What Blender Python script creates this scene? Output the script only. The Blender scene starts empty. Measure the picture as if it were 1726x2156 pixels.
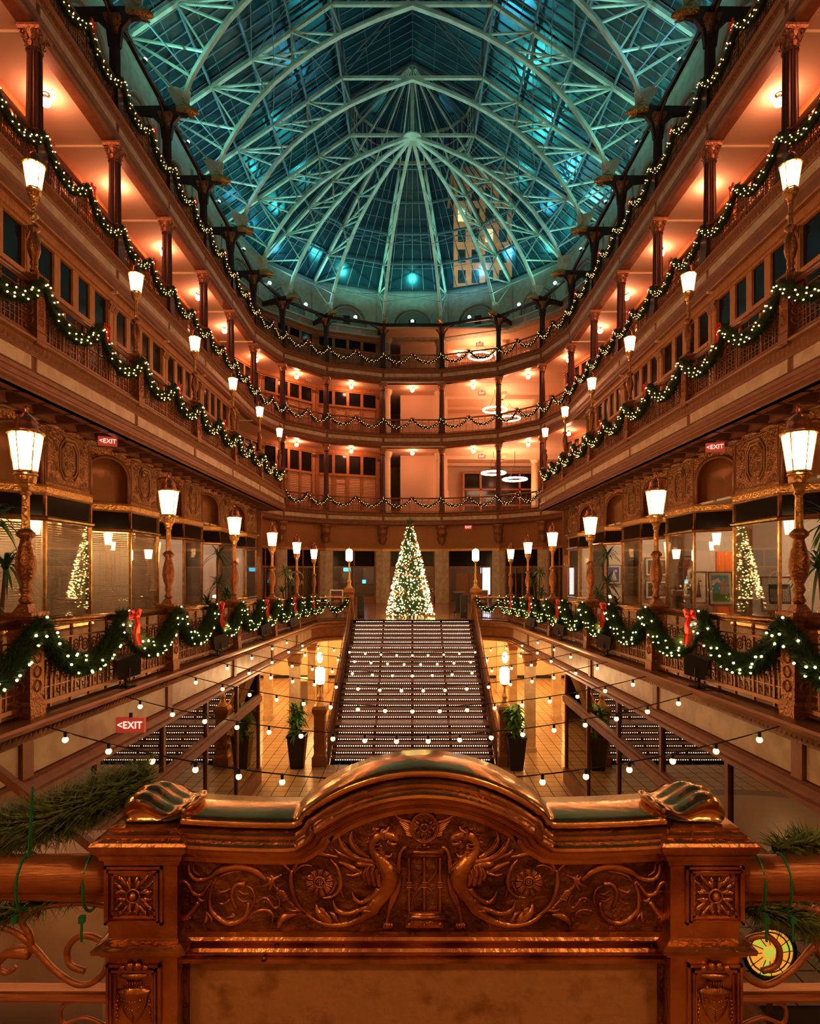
import bpy, math, random
from mathutils import Vector, Matrix
S = bpy.context.scene; COL = S.collection
PI = math.pi; sin = math.sin; cos = math.cos
# ---------------------------------------------------------------- camera, sky, exposure
cam_d = bpy.data.cameras.new('camera'); cam = bpy.data.objects.new('camera', cam_d); COL.objects.link(cam)
cam.location = (0, 0, 0); cam.rotation_euler = (PI / 2, 0, 0)
cam_d.sensor_fit = 'VERTICAL'; cam_d.sensor_height = 36; cam_d.lens = 1300 / 2156 * 36
cam_d.shift_y = 125 / 2156; cam_d.shift_x = -5 / 2156; cam_d.clip_start = 0.05; cam_d.clip_end = 400
S.camera = cam
w = bpy.data.worlds.new('night_sky'); S.world = w; w.use_nodes = True
w.node_tree.nodes['Background'].inputs[0].default_value = (0.05, 0.16, 0.28, 1)
w.node_tree.nodes['Background'].inputs[1].default_value = 0.03
S.view_settings.view_transform = 'Standard'; S.view_settings.look = 'None'
S.view_settings.gamma = 1; S.view_settings.use_curve_mapping = False
S.view_settings.exposure = 1.02
cy = S.cycles
cy.max_bounces = 5; cy.diffuse_bounces = 3; cy.glossy_bounces = 3; cy.transmission_bounces = 4; cy.transparent_max_bounces = 12
cy.sample_clamp_indirect = 4; cy.sample_clamp_direct = 0; cy.caustics_reflective = False; cy.caustics_refractive = False
cy.use_adaptive_sampling = True; cy.adaptive_threshold = 0.04; cy.use_denoising = True; cy.use_light_tree = True

K0, DK = 6.95, 4.07
def YK(k): return K0 + DK * k
X1, X2, X3 = 4.35, 6.75, 9.15
SL = 0.0285
def z1(y): return -1.41 - SL * min(max(y, -5), 28.6)     # concourse level below the eye
ZLOW = -6.34
LV = {2: 4.12, 3: 9.63, 4: 14.17}                         # gallery floors above the eye
SOF = {2: 3.2, 3: 8.68, 4: 13.2}
HP = [(-9.15, 35.9), (-8.2, 39.3), (-5.8, 41.9), (-2.05, 43.3)]
APSE = HP + [(-x, y) for x, y in reversed(HP)]
def off(path, o):
    """offset an open plan polyline to its left by o, mitred; keeps z"""
    n = len(path); out = []
    for i, p in enumerate(path):
        ds = []
        if i > 0: ds.append((Vector(p[:2]) - Vector(path[i - 1][:2])).normalized())
        if i < n - 1: ds.append((Vector(path[i + 1][:2]) - Vector(p[:2])).normalized())
        ns = [Vector((-d.y, d.x)) for d in ds]
        m = sum(ns, Vector((0, 0))).normalized()
        k = o / max(0.35, m.dot(ns[0]))
        out.append((p[0] + m.x * k, p[1] + m.y * k, p[2] if len(p) > 2 else 0.0))
    return out
# ---------------------------------------------------------------- materials
MATS = {}
def mat(name, col, rough=.5, metal=0., col2=None, vscale=3., bump=0., bscale=20., kind='noise', emit=None, es=0., alpha=None, samp=True, stretch=(1, 1, 1), spec=None, vmix=(.4, .6), coat=0):
    m = bpy.data.materials.new(name); m.use_nodes = True; nt = m.node_tree; N = nt.nodes; L = nt.links
    b = N['Principled BSDF']
    b.inputs['Base Color'].default_value = (*col, 1); b.inputs['Roughness'].default_value = rough; b.inputs['Metallic'].default_value = metal
    if spec is not None: b.inputs['Specular IOR Level'].default_value = spec
    if coat: b.inputs['Coat Weight'].default_value = coat; b.inputs['Coat Roughness'].default_value = .08
    tc = None
    if col2 or bump:
        tc = N.new('ShaderNodeTexCoord'); mp = N.new('ShaderNodeMapping'); mp.inputs['Scale'].default_value = stretch
        L.new(tc.outputs['Object'], mp.inputs[0])
    if col2:
        n = N.new('ShaderNodeTexNoise'); n.inputs['Scale'].default_value = vscale; n.inputs['Detail'].default_value = 6
        L.new(mp.outputs[0], n.inputs['Vector'])
        r = N.new('ShaderNodeValToRGB'); r.color_ramp.elements[0].position = vmix[0]; r.color_ramp.elements[1].position = vmix[1]
        r.color_ramp.elements[0].color = (*col, 1); r.color_ramp.elements[1].color = (*col2, 1)
        L.new(n.outputs[0], r.inputs[0]); L.new(r.outputs[0], b.inputs['Base Color'])
    if bump:
        if kind == 'voronoi':
            t = N.new('ShaderNodeTexVoronoi'); t.feature = 'SMOOTH_F1'; t.inputs['Scale'].default_value = bscale
        else:
            t = N.new('ShaderNodeTexNoise'); t.inputs['Scale'].default_value = bscale; t.inputs['Detail'].default_value = 4
        L.new(mp.outputs[0], t.inputs['Vector'])
        bn = N.new('ShaderNodeBump'); bn.inputs['Strength'].default_value = bump; bn.inputs['Distance'].default_value = .03
        L.new(t.outputs[0], bn.inputs['Height']); L.new(bn.outputs[0], b.inputs['Normal'])
    if emit:
        b.inputs['Emission Color'].default_value = (*emit, 1); b.inputs['Emission Strength'].default_value = es
    if not samp: m.cycles.emission_sampling = 'NONE'
    MATS[name] = m
    return m
def glass(name, tint, refl=.08, rough=.02, trans=(1, 1, 1), diffuse_mix=0.):
    m = bpy.data.materials.new(name); m.use_nodes = True; nt = m.node_tree; N = nt.nodes; L = nt.links
    N.remove(N['Principled BSDF']); out = N['Material Output']
    t = N.new('ShaderNodeBsdfTransparent'); t.inputs[0].default_value = (*trans, 1)
    g = N.new('ShaderNodeBsdfGlossy'); g.inputs[0].default_value = (*tint, 1); g.inputs['Roughness'].default_value = rough
    lw = N.new('ShaderNodeLayerWeight'); lw.inputs[0].default_value = .35
    mr = N.new('ShaderNodeMapRange'); mr.inputs[3].default_value = refl; mr.inputs[4].default_value = min(1, refl + .6)
    L.new(lw.outputs['Fresnel'], mr.inputs[0])
    mx = N.new('ShaderNodeMixShader'); L.new(mr.outputs[0], mx.inputs[0]); L.new(t.outputs[0], mx.inputs[1]); L.new(g.outputs[0], mx.inputs[2])
    last = mx
    if diffuse_mix:  # mixes in a tinted diffuse share, varied by noise
        d = N.new('ShaderNodeBsdfDiffuse'); d.inputs[0].default_value = (*tint, 1)
        nz = N.new('ShaderNodeTexNoise'); nz.inputs['Scale'].default_value = 1.3; tc = N.new('ShaderNodeTexCoord'); L.new(tc.outputs['Object'], nz.inputs['Vector'])
        mm = N.new('ShaderNodeMath'); mm.operation = 'MULTIPLY'; mm.inputs[1].default_value = diffuse_mix * 2; L.new(nz.outputs[0], mm.inputs[0])
        m2 = N.new('ShaderNodeMixShader'); L.new(mm.outputs[0], m2.inputs[0]); L.new(mx.outputs[0], m2.inputs[1]); L.new(d.outputs[0], m2.inputs[2]); last = m2
    L.new(last.outputs[0], out.inputs[0]); MATS[name] = m
    return m
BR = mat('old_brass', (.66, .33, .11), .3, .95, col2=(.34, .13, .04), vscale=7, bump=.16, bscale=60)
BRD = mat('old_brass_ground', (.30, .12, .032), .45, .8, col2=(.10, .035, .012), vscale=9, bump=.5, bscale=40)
BRT = mat('polished_brass', (.72, .40, .16), .2, .95, col2=(.5, .26, .10), vscale=8, bump=.06, bscale=40)
GLD = mat('gilt_bronze', (.75, .42, .14), .32, .85, bump=.7, bscale=22, kind='voronoi')
IRON = mat('bronze_ironwork', (.30, .13, .055), .38, .7)
IROND = mat('bronze_post', (.36, .15, .055), .36, .8, bump=.35, bscale=40, kind='voronoi')
DARK = mat('dark_iron', (.055, .022, .02), .35, .3)
COLM = mat('column_brown', (.11, .038, .026), .36, .25)
CAPM = mat('capital_bronze', (.36, .16, .07), .42, .45, bump=.5, bscale=25, kind='voronoi')
TIM = mat('oak_timber', (.52, .22, .07), .42, 0, col2=(.36, .13, .035), vscale=6, stretch=(6, 6, .6), bump=.08, bscale=30)
TRIM = mat('moulded_bronze_paint', (.32, .13, .06), .42, .2, col2=(.26, .10, .05), vscale=4)
EGG = mat('carved_moulding', (.40, .20, .09), .45, .2)
MARB = mat('cream_marble', (.75, .58, .38), .35, 0, col2=(.60, .42, .25), vscale=3.5, bump=.03, bscale=10)
MARBP = mat('balustrade_marble', (.46, .26, .10), .38, 0, col2=(.25, .11, .035), vscale=17, bump=.18, bscale=30, vmix=(.50, .72))
PLAS = mat('peach_plaster', (.80, .55, .38), .7)
CREAM = mat('cream_paint', (.80, .66, .42), .6)
STONE = mat('pale_green_stone', (.50, .50, .40), .6, 0, col2=(.40, .40, .32), vscale=3)
STONED = mat('tympanum_grey', (.30, .33, .28), .6, bump=.2, bscale=12)
STEEL = mat('painted_steel', (.74, .78, .60), .42, .1, col2=(.55, .58, .42), vscale=2)
STEELD = mat('dark_steel_purlin', (.20, .24, .26), .5, .2)
RELW = mat('embossed_frieze', (.42, .19, .07), .36, .6, bump=1., bscale=24, kind='voronoi')
NICHE = mat('niche_wood', (.40, .16, .05), .35, .25, bump=.25, bscale=9)
BLK = mat('black_metal', (.012, .012, .014), .4)
BLKW = mat('dark_window_room', (.012, .010, .009), .5)
PLANT = mat('palm_green', (.035, .11, .03), .42)
PLANTB = mat('bright_leaf_green', (.10, .32, .03), .4)
NEED = mat('garland_green', (.028, .075, .018), .55)
NEEDC = mat('garland_core', (.010, .028, .008), .8)
RED = mat('red_ribbon', (.75, .03, .02), .4)
TIE = mat('green_cable_tie', (.01, .22, .07), .3)
BARK = mat('brown_cane', (.12, .06, .03), .8)
TILE = mat('floor_tile', (.62, .44, .26), .28, 0, col2=(.52, .35, .19), vscale=1.2)
GROUT = mat('tile_joint', (.12, .07, .04), .8)
WOODF = mat('polished_floor', (.42, .20, .09), .18)
STAIR = mat('stair_iron', (.10, .045, .03), .35, .3)
STAIRT = mat('stair_tread', (.30, .14, .09), .3)
BLIND = mat('blind_slat', (.74, .60, .42), .5)
SHUT = mat('shutter_slat', (.78, .44, .25), .45)
WHITE = mat('white_board', (.8, .76, .7), .5)
ORNG = mat('orange_panel', (.85, .20, .04), .5)
BRK = mat('painted_brick', (.78, .55, .40), .7)
CHAIRM = mat('dark_wood_chair', (.05, .025, .015), .4)
WREF = (1., .84, .60)
LAMP = mat('lamp_glass_lit', (.8, .8, .8), .3, emit=(1., .56, .24), es=26)
LAMPW = mat('amber_lamp_glass_lit', (.8, .8, .8), .3, emit=(1., .50, .14), es=8)
GLOBE = mat('ceiling_globe_lit', (.8, .8, .8), .3, emit=(1., .35, .18), es=72)
RINGL = mat('ring_light_lit', (.8, .8, .8), .3, emit=(1., .50, .26), es=22)
BULB = mat('bulb_warm_white', (.8, .8, .6), .3, emit=(1., .80, .27), es=4.6, samp=False)
BULBW = mat('bulb_warm_orange', (.8, .7, .6), .3, emit=(1., .46, .17), es=4.2, samp=False)
BULBT = mat('tree_bulb', (.8, .8, .6), .3, emit=(1., .76, .24), es=9, samp=False)
BULBS = mat('stair_bulb', (.8, .8, .6), .3, emit=(1., .90, .66), es=3.2, samp=False)
FEST = mat('festoon_bulb_lit', (.8, .6, .4), .3, emit=(1., .45, .14), es=4)
TEAL = mat('floodlight_lens_lit', (.5, .8, .8), .3, emit=(.35, 1., .95), es=12, samp=False)
EXW = mat('exit_letters_lit', (.9, .8, .8), .5, emit=(1., .55, .45), es=.9, samp=False)
EXR = mat('exit_face', (.40, .10, .06), .5, emit=(1., .08, .04), es=.14, samp=False)
PGL = glass('shop_glass', (.9, .85, .8), .10, .01, (.92, .9, .85))
PGD = mat('dark_glass', (.010, .008, .007), .14, 0, spec=.2)
RGL = glass('roof_glass', (.16, .46, .52), .05, .2, (.45, .65, .70), diffuse_mix=.07)
MIRG = glass('lower_shop_glass', (.85, .80, .72), .34, .01, (.5, .42, .34))

# ---------------------------------------------------------------- mesh building
class MB:
    def __init__(s): s.v = []; s.f = []; s.m = []
    def add(s, vs, fs, mi=0):
        b = len(s.v); s.v += [tuple(p) for p in vs]; s.f += [tuple(i + b for i in f) for f in fs]; s.m += [mi] * len(fs)
    def box(s, x0, x1, y0, y1, z0, z1_, mi=0):
        s.add([(x0, y0, z0), (x1, y0, z0), (x1, y1, z0), (x0, y1, z0), (x0, y0, z1_), (x1, y0, z1_), (x1, y1, z1_), (x0, y1, z1_)],
              [(3, 2, 1, 0), (4, 5, 6, 7), (0, 1, 5, 4), (1, 2, 6, 5), (2, 3, 7, 6), (3, 0, 4, 7)], mi)
    def cb(s, c, sx, sy, sz, mi=0):
        s.box(c[0] - sx / 2, c[0] + sx / 2, c[1] - sy / 2, c[1] + sy / 2, c[2] - sz / 2, c[2] + sz / 2, mi)
    def beam(s, p, q, w=.1, h=.1, up=(0, 0, 1), mi=0):
        p = Vector(p); q = Vector(q); d = (q - p).normalized(); u = Vector(up)
        if abs(d.dot(u)) > .98: u = Vector((0, 1, 0))
        r = d.cross(u).normalized() * w / 2; t = r.cross(d).normalized() * h / 2
        s.add([p - r - t, p + r - t, p + r + t, p - r + t, q - r - t, q + r - t, q + r + t, q - r + t],
              [(3, 2, 1, 0), (4, 5, 6, 7), (0, 1, 5, 4), (1, 2, 6, 5), (2, 3, 7, 6), (3, 0, 4, 7)], mi)
    def tube(s, pts, r, n=6, rs=None, flat=1., nrm=None, closed=False, mi=0):
        pts = [Vector(p) for p in pts]; N = len(pts); rings = []; prev = None
        for i, p in enumerate(pts):
            if closed: d = (pts[(i + 1) % N] - pts[i - 1])
            else: d = pts[min(i + 1, N - 1)] - pts[max(i - 1, 0)]
            d = d.normalized() if d.length > 1e-9 else Vector((0, 0, 1))
            if nrm is not None: a = Vector(nrm)
            elif prev is None: a = Vector((0, 0, 1)) if abs(d.z) < .9 else Vector((1, 0, 0))
            else: a = prev
            a = (a - d * a.dot(d))
            a = a.normalized() if a.length > 1e-6 else Vector((1, 0, 0)); prev = a
            b = d.cross(a); rr = rs[i] if rs else r
            rings.append([p + a * (cos(2 * PI * j / n) * rr * flat) + b * (sin(2 * PI * j / n) * rr) for j in range(n)])
        fs = []
        for i in range(N if closed else N - 1):
            k = (i + 1) % N
            for j in range(n): fs.append((i * n + j, i * n + (j + 1) % n, k * n + (j + 1) % n, k * n + j))
        if not closed: fs += [tuple(range(n - 1, -1, -1)), tuple((N - 1) * n + j for j in range(n))]
        s.add([v for r_ in rings for v in r_], fs, mi)
    def lathe(s, prof, n=12, c=(0, 0, 0), flute=0., mi=0, sq=False):
        vs = []
        for r, z in prof:
            for j in range(n):
                a = 2 * PI * (j + .5) / n; rr = r * (1 - (flute if j % 2 else 0))
                vs.append((c[0] + cos(a) * rr, c[1] + sin(a) * rr, c[2] + z))
        N = len(prof); fs = [(i * n + j, i * n + (j + 1) % n, (i + 1) * n + (j + 1) % n, (i + 1) * n + j) for i in range(N - 1) for j in range(n)]
        fs += [tuple(range(n - 1, -1, -1)), tuple((N - 1) * n + j for j in range(n))]
        s.add(vs, fs, mi)
    def sqlathe(s, prof, c=(0, 0, 0), mi=0):
        s.lathe([(r * 1.41421, z) for r, z in prof], 4, c, mi=mi)
    def extr(s, poly, o, ax, ay, an, d, mi=0):
        """polygon (2D) extruded: origin o, axes ax, ay, thickness d along an"""
        o = Vector(o); ax = Vector(ax); ay = Vector(ay); an = Vector(an); n = len(poly)
        a = [o + ax * p[0] + ay * p[1] for p in poly]; b = [p + an * d for p in a]
        s.add(a + b, [tuple(range(n)), tuple(range(2 * n - 1, n - 1, -1))] + [(i, (i + 1) % n, n + (i + 1) % n, n + i) for i in range(n)], mi)
    def sweep(s, path, prof, caps=True, mi=0):
        """closed profile (o,z) along plan path with left offsets"""
        cols = [off(path, o) for o, z in prof]; n = len(prof); N = len(path)
        vs = [(cols[j][i][0], cols[j][i][1], cols[j][i][2] + prof[j][1]) for i in range(N) for j in range(n)]
        fs = [(i * n + j, i * n + (j + 1) % n, (i + 1) * n + (j + 1) % n, (i + 1) * n + j) for i in range(N - 1) for j in range(n)]
        if caps: fs += [tuple(range(n)), tuple((N - 1) * n + j for j in range(n - 1, -1, -1))]
        s.add(vs, fs, mi)
    def ico(s, c, r, mi=0):
        t = (1 + 5 ** .5) / 2; V = [(-1, t, 0), (1, t, 0), (-1, -t, 0), (1, -t, 0), (0, -1, t), (0, 1, t), (0, -1, -t), (0, 1, -t), (t, 0, -1), (t, 0, 1), (-t, 0, -1), (-t, 0, 1)]
        k = r / (1 + t * t) ** .5
        s.add([(c[0] + x * k, c[1] + y * k, c[2] + z * k) for x, y, z in V],
              [(0, 11, 5), (0, 5, 1), (0, 1, 7), (0, 7, 10), (0, 10, 11), (1, 5, 9), (5, 11, 4), (11, 10, 2), (10, 7, 6), (7, 1, 8), (3, 9, 4), (3, 4, 2), (3, 2, 6), (3, 6, 8), (3, 8, 9), (4, 9, 5), (2, 4, 11), (6, 2, 10), (8, 6, 7), (9, 8, 1)], mi)
    def octa(s, c, r, mi=0):
        x, y, z = c
        s.add([(x + r, y, z), (x - r, y, z), (x, y + r, z), (x, y - r, z), (x, y, z + r), (x, y, z - r)],
              [(0, 2, 4), (2, 1, 4), (1, 3, 4), (3, 0, 4), (2, 0, 5), (1, 2, 5), (3, 1, 5), (0, 3, 5)], mi)
    def ball(s, c, r, n=12, m=8, sx=1, sy=1, sz=1, mi=0):
        pr = []
        vs = []; 
        for i in range(m + 1):
            th = PI * i / m
            for j in range(n):
                a = 2 * PI * j / n
                vs.append((c[0] + sx * r * sin(th) * cos(a), c[1] + sy * r * sin(th) * sin(a), c[2] - sz * r * cos(th)))
        fs = [(i * n + j, i * n + (j + 1) % n, (i + 1) * n + (j + 1) % n, (i + 1) * n + j) for i in range(m) for j in range(n)]
        s.add(vs, fs, mi)
    def ring(s, c, R, r, ax=(1, 0, 0), ay=(0, 0, 1), n=8, m=3, a0=0., a1=2 * PI, mi=0):
        ax = Vector(ax); ay = Vector(ay); c = Vector(c); cl = abs(a1 - a0 - 2 * PI) < 1e-6
        N = n if cl else n + 1
        s.tube([c + ax * (R * cos(a0 + (a1 - a0) * i / n)) + ay * (R * sin(a0 + (a1 - a0) * i / n)) for i in range(N)], r, m, nrm=ax.cross(ay), closed=cl, mi=mi)
    def mesh(s, name, mats, smooth=False):
        me = bpy.data.meshes.new(name); me.from_pydata(s.v, [], s.f)
        ml = mats if isinstance(mats, (list, tuple)) else [mats]
        for m in ml: me.materials.append(m)
        if len(ml) > 1: me.polygons.foreach_set('material_index', s.m)
        if smooth: me.polygons.foreach_set('use_smooth', [True] * len(me.polygons))
        me.update(); return me
def tag(o, label=None, cat=None, group=None, kind=None):
    if label: o['label'] = label
    if cat: o['category'] = cat
    if group: o['group'] = group
    if kind: o['kind'] = kind
    return o
def obj(name, mb, m, parent=None, smooth=False, kind=None, label=None, cat=None, group=None, loc=None):
    me = mb if isinstance(mb, bpy.types.Mesh) else mb.mesh(name, m, smooth)
    o = bpy.data.objects.new(name, me); COL.objects.link(o)
    if parent: o.parent = parent
    if loc: o.location = loc
    return tag(o, label, cat, group, kind)
def thing(name, label, cat, loc=(0, 0, 0), rz=0, group=None, kind=None):
    o = bpy.data.objects.new(name, None); COL.objects.link(o); o.empty_display_size = .1
    o.location = loc; o.rotation_euler = (0, 0, rz)
    return tag(o, label, cat, group, kind)
KIDS = {}
def dup(root, label=None, loc=None, rz=None, group=None, name=None):
    def cp(o, par):
        c = o.copy(); COL.objects.link(c); c.parent = par
        for g in o.children: cp(g, c)
        return c
    r = cp(root, None)
    if label: r['label'] = label
    if group: r['group'] = group
    if loc is not None: r.location = loc
    if rz is not None: r.rotation_euler = (0, 0, rz)
    return r
def frame(o, p, q, L=None):
    """put object with its x axis from p to q, local y = left normal (away from the atrium)"""
    p = Vector(p); q = Vector(q); d = q - p; x = d.normalized(); y = Vector((-x.y, x.x, 0)).normalized(); z = x.cross(y)
    o.rotation_euler = Matrix((x, y, z)).transposed().to_euler(); o.location = p
    if L: o.scale = (d.length / L, 1, 1)
    return o
FIRST = {}
def inst(key, build, label, loc=None, rz=None, group=None):
    """first call builds, the later ones copy"""
    if key not in FIRST:
        r = build(); FIRST[key] = r
        if loc is not None: r.location = loc
        if rz is not None: r.rotation_euler = (0, 0, rz)
        r['label'] = label
        if group: r['group'] = group
        return r
    return dup(FIRST[key], label, loc, rz, group)
ORD = ['nearest', 'second nearest', 'third nearest', 'fourth nearest', 'fifth nearest', 'sixth nearest', 'seventh nearest', 'eighth nearest', 'ninth nearest', 'tenth nearest']
LR = {-1: 'left', 1: 'right'}
def polyz(path, z): return [(p[0], p[1], z) for p in path]
# ================================================================ SETTING: slabs, fascias, ceilings
P34 = [(-X3, 7.), ] + APSE + [(X3, 7.)]
def seg_nodes(level_path, ks):
    return level_path
def nodes34(kmin):
    """all column/bay nodes along the upper gallery edge, left near -> apse -> right near"""
    l = [(-X3, YK(k)) for k in range(kmin, 7)]
    return l + HP + [(-x, y) for x, y in reversed(HP)] + [(-x, y) for x, y in reversed(l)]
tn = [0]
def fascia(path, zf, sof, nodes, side_name, marble_h=(.29, .54), edge=0.):
    """gallery edge: curb, carved band, marble band, stepped bottom moulding"""
    tn[0] += 1
    T = thing('trim_%d' % tn[0], side_name, None, kind='structure')
    pz = [(p[0], p[1], (p[2] if len(p) > 2 else 0) + zf) for p in path]
    m = MB()
    b = sof - zf
    m.sweep(pz, [(.36, 0), (-.13, 0), (-.15, -.03), (-.13, -.06), (-.06, -.09), (-.04, -.24), (.0, -.27), (.0, -.29), (.36, -.29)])
    m.sweep(pz, [(.36, -.56), (-.02, -.56), (-.05, -.60), (-.03, -.66), (.0, -.68), (.0, b + .16), (-.05, b + .12), (-.05, b + .07), (.02, b + .03), (.05, b), (.36, b)])
    obj('moulding', m, TRIM, T)
    core = MB(); core.sweep(pz, [(.36, -.28), (.03, -.28), (.03, -.57), (.36, -.57)]); obj('backing', core, TRIM, T)
    eg = MB(); blk = MB()
    for i in range(len(path) - 1):
        a = Vector(pz[i]); c = Vector(pz[i + 1]); L = (c - a).length; n = max(1, int(L / .15)); d = (c - a) / L
        nr = Vector((-d.y, d.x, 0)).normalized()
        for j in range(n):
            p = a + d * ((j + .5) * L / n) - nr * .05
            eg.add([p + d * .045 - Vector((0, 0, .11)), p + Vector((0, 0, -.10)) - nr * .035, p - d * .045 - Vector((0, 0, .11)), p - d * .03 - Vector((0, 0, .20)), p - nr * .045 - Vector((0, 0, .2)), p + d * .03 - Vector((0, 0, .20)), p - Vector((0, 0, .235))],
                   [(0, 5, 4, 1), (1, 4, 3, 2), (4, 5, 6), (3, 4, 6)])
    obj('egg_ornament', eg, EGG, T, kind='stuff')
    for i in range(len(nodes) - 1):
        a = Vector((*nodes[i][:2], (nodes[i][2] if len(nodes[i]) > 2 else 0) + zf)); c = Vector((*nodes[i + 1][:2], (nodes[i + 1][2] if len(nodes[i + 1]) > 2 else 0) + zf))
        d = (c - a).normalized(); nr = Vector((-d.y, d.x, 0)).normalized(); up = Vector((0, 0, 1))
        L = (c - a).length; q = MB(); g = .09
        o = a + d * g + nr * .05
        q.extr([(0, -.54), (L - 2 * g, -.54), (L - 2 * g, -.30), (0, -.30)], o, d, up, -nr, .055)
        obj('marble_panel', q, MARB, T)
    return T
def nd(x, ys, z=None):
    return [(x, y) if z is None else (x, y, z(y)) for y in ys]
ysb = [YK(k) for k in range(-1, 7)]
fascia(P34, LV[4], SOF[4], nodes34(0), 'bronze and marble edge moulding of the top gallery')
fascia(P34, LV[3], SOF[3], nodes34(0), 'bronze and marble edge moulding of the third gallery')
p2a = [(-X3, 33.)] + APSE + [(X3, 33.)]
fascia(p2a, LV[2], SOF[2], p2a, 'bronze and marble edge moulding of the curved second gallery')
for s in (-1, 1):
    pth = [(s * X2, 1.), (s * X2, 32.6), (s * X3, 33.2)]; ns = [(s * X2, YK(k)) for k in range(-1, 6)] + [(s * X2, YK(6)), (s * X2, 32.6)]
    if s > 0: pth = pth[::-1]; ns = ns[::-1]
    fascia(pth, LV[2], SOF[2], ns, 'bronze and marble edge moulding of the projecting %s balcony' % LR[s])
# concourse edge (slopes gently down towards the stairs)
def l1path(s):
    pts = [(X1, 1.6), (X1, 5.), (X1, 26.4)]
    for i in range(1, 7):
        a = PI / 2 * i / 6
        pts.append((X1 - 1.5 + 1.5 * cos(a), 26.4 + 1.9 * sin(a)))
    pts = [(s * x, y, z1(y)) for x, y in pts]
    return pts if s < 0 else pts[::-1]
for s in (-1, 1):
    tn[0] += 1
    T = thing('trim_%d' % tn[0], 'stone and bronze edge of the %s concourse above the stairwell' % LR[s], None, kind='structure')
    p = l1path(s); m = MB()
    m.sweep(p, [(.5, 0), (.10, 0), (.10, -.04), (-.26, -.04), (-.28, -.07), (-.26, -.12), (-.20, -.14), (.5, -.14)])
    obj('ledge', m, mat('ledge_bronze_%d' % s, (.34, .14, .06), .3, .3), T)
    m = MB(); m.sweep(p, [(.45, -.13), (-.13, -.13), (-.13, -.27), (-.05, -.29), (.0, -.31), (.45, -.31)])
    m.sweep(p, [(.45, -.72), (.0, -.72), (-.05, -.75), (-.10, -.80), (-.10, -.84), (-.14, -.86), (-.14, -.92), (.45, -.92)])
    obj('moulding', m, TRIM, T)
    m = MB(); m.sweep(p, [(.45, -.30), (.04, -.30), (.04, -.73), (.45, -.73)]); obj('backing', m, TRIM, T)
    rp = MB()
    for i in range(len(p) - 1):
        a = Vector(p[i]); c = Vector(p[i + 1]); L = (c - a).length; n = max(1, int(L / .09)); d = (c - a) / L; nr = Vector((-d.y, d.x, 0)).normalized()
        for j in range(n):
            q = a + d * ((j + .5) * L / n) - nr * .15 - Vector((0, 0, .20))
            rp.add([q - d * .05 + Vector((0, 0, -.045)), q + d * .01 + Vector((0, 0, -.045)) - nr * .04, q + d * .05 + Vector((0, 0, .045)), q - d * .01 + Vector((0, 0, .045)) - nr * .04, q], [(0, 1, 3), (1, 2, 3), (0, 3, 4), (1, 4, 2)])
    obj('rope_ornament', rp, EGG, T, kind='stuff')
    ys = [YK(-1) + i * DK for i in range(0, 7)]
    for i in range(6):
        a = Vector((s * X1, ys[i], z1(ys[i]))); c = Vector((s * X1, ys[i + 1], z1(ys[i + 1])))
        if s > 0: a, c = c, a
        d = (c - a).normalized(); nr = Vector((-d.y, d.x, 0)).normalized(); q = MB(); L = (c - a).length
        q.extr([(.12, -.70), (L - .12, -.70), (L - .12, -.33), (.12, -.33)], a + nr * .06, d, Vector((0, 0, 1)), -nr, .05)
        obj('marble_panel', q, MARB, T)
        q = MB(); q.extr([(-.10, -.72), (.10, -.72), (.10, -.31), (-.10, -.31)], a + nr * .06, d, Vector((0, 0, 1)), -nr, .09); obj('block', q, TRIM, T)
# ---- floors and ceilings
def deck(name, label, inner, outer, z_top, z_bot, mt, mb_, parent=None):
    m = MB(); n = len(inner)
    vs = [(p[0], p[1], p[2] + z_top) for p in inner] + [(p[0], p[1], p[2] + z_top) for p in outer] + [(p[0], p[1], p[2] + z_bot) for p in inner] + [(p[0], p[1], p[2] + z_bot) for p in outer]
    fs = []; mi = []
    for i in range(n - 1):
        m.add([vs[i], vs[i + 1], vs[n + i + 1], vs[n + i]], [(0, 1, 2, 3)], 0)
        m.add([vs[2 * n + i], vs[2 * n + i + 1], vs[3 * n + i + 1], vs[3 * n + i]], [(3, 2, 1, 0)], 1)
    return obj(name, m, [mt, mb_], parent, kind='structure', label=label)
GW = 2.0
for lv in (3, 4):
    deck('floor', 'floor of gallery %d' % lv, off(P34, .3), off(P34, GW + .3), LV[lv] - .02, LV[lv] - .12, WOODF, PLAS)
    deck('ceiling', 'plaster ceiling below gallery %d' % lv, off(P34, .05), off(P34, GW + .3), SOF[lv] + .1, SOF[lv] + .01, PLAS, PLAS)
    # cross beams / cream ribs on the ceiling
    rb = MB()
    for s in (-1, 1):
        for k in range(0, 8):
            rb.box(min(s * X3, s * (X3 + GW)), max(s * X3, s * (X3 + GW)), YK(k) - .04, YK(k) + .04, SOF[lv] - .06, SOF[lv] + .02)
    obj('ceiling_rib', rb, CREAM, None, kind='structure', label='cream ribs crossing the gallery ceiling')
deck('floor', 'floor of the curved second gallery', off(p2a, .3), off(p2a, GW + .3), LV[2] - .02, LV[2] - .12, WOODF, PLAS)
deck('ceiling', 'ceiling under the curved second gallery', off(p2a, .05), off(p2a, GW + 2.), SOF[2] + .1, SOF[2] + .01, TRIM, TRIM)
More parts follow.
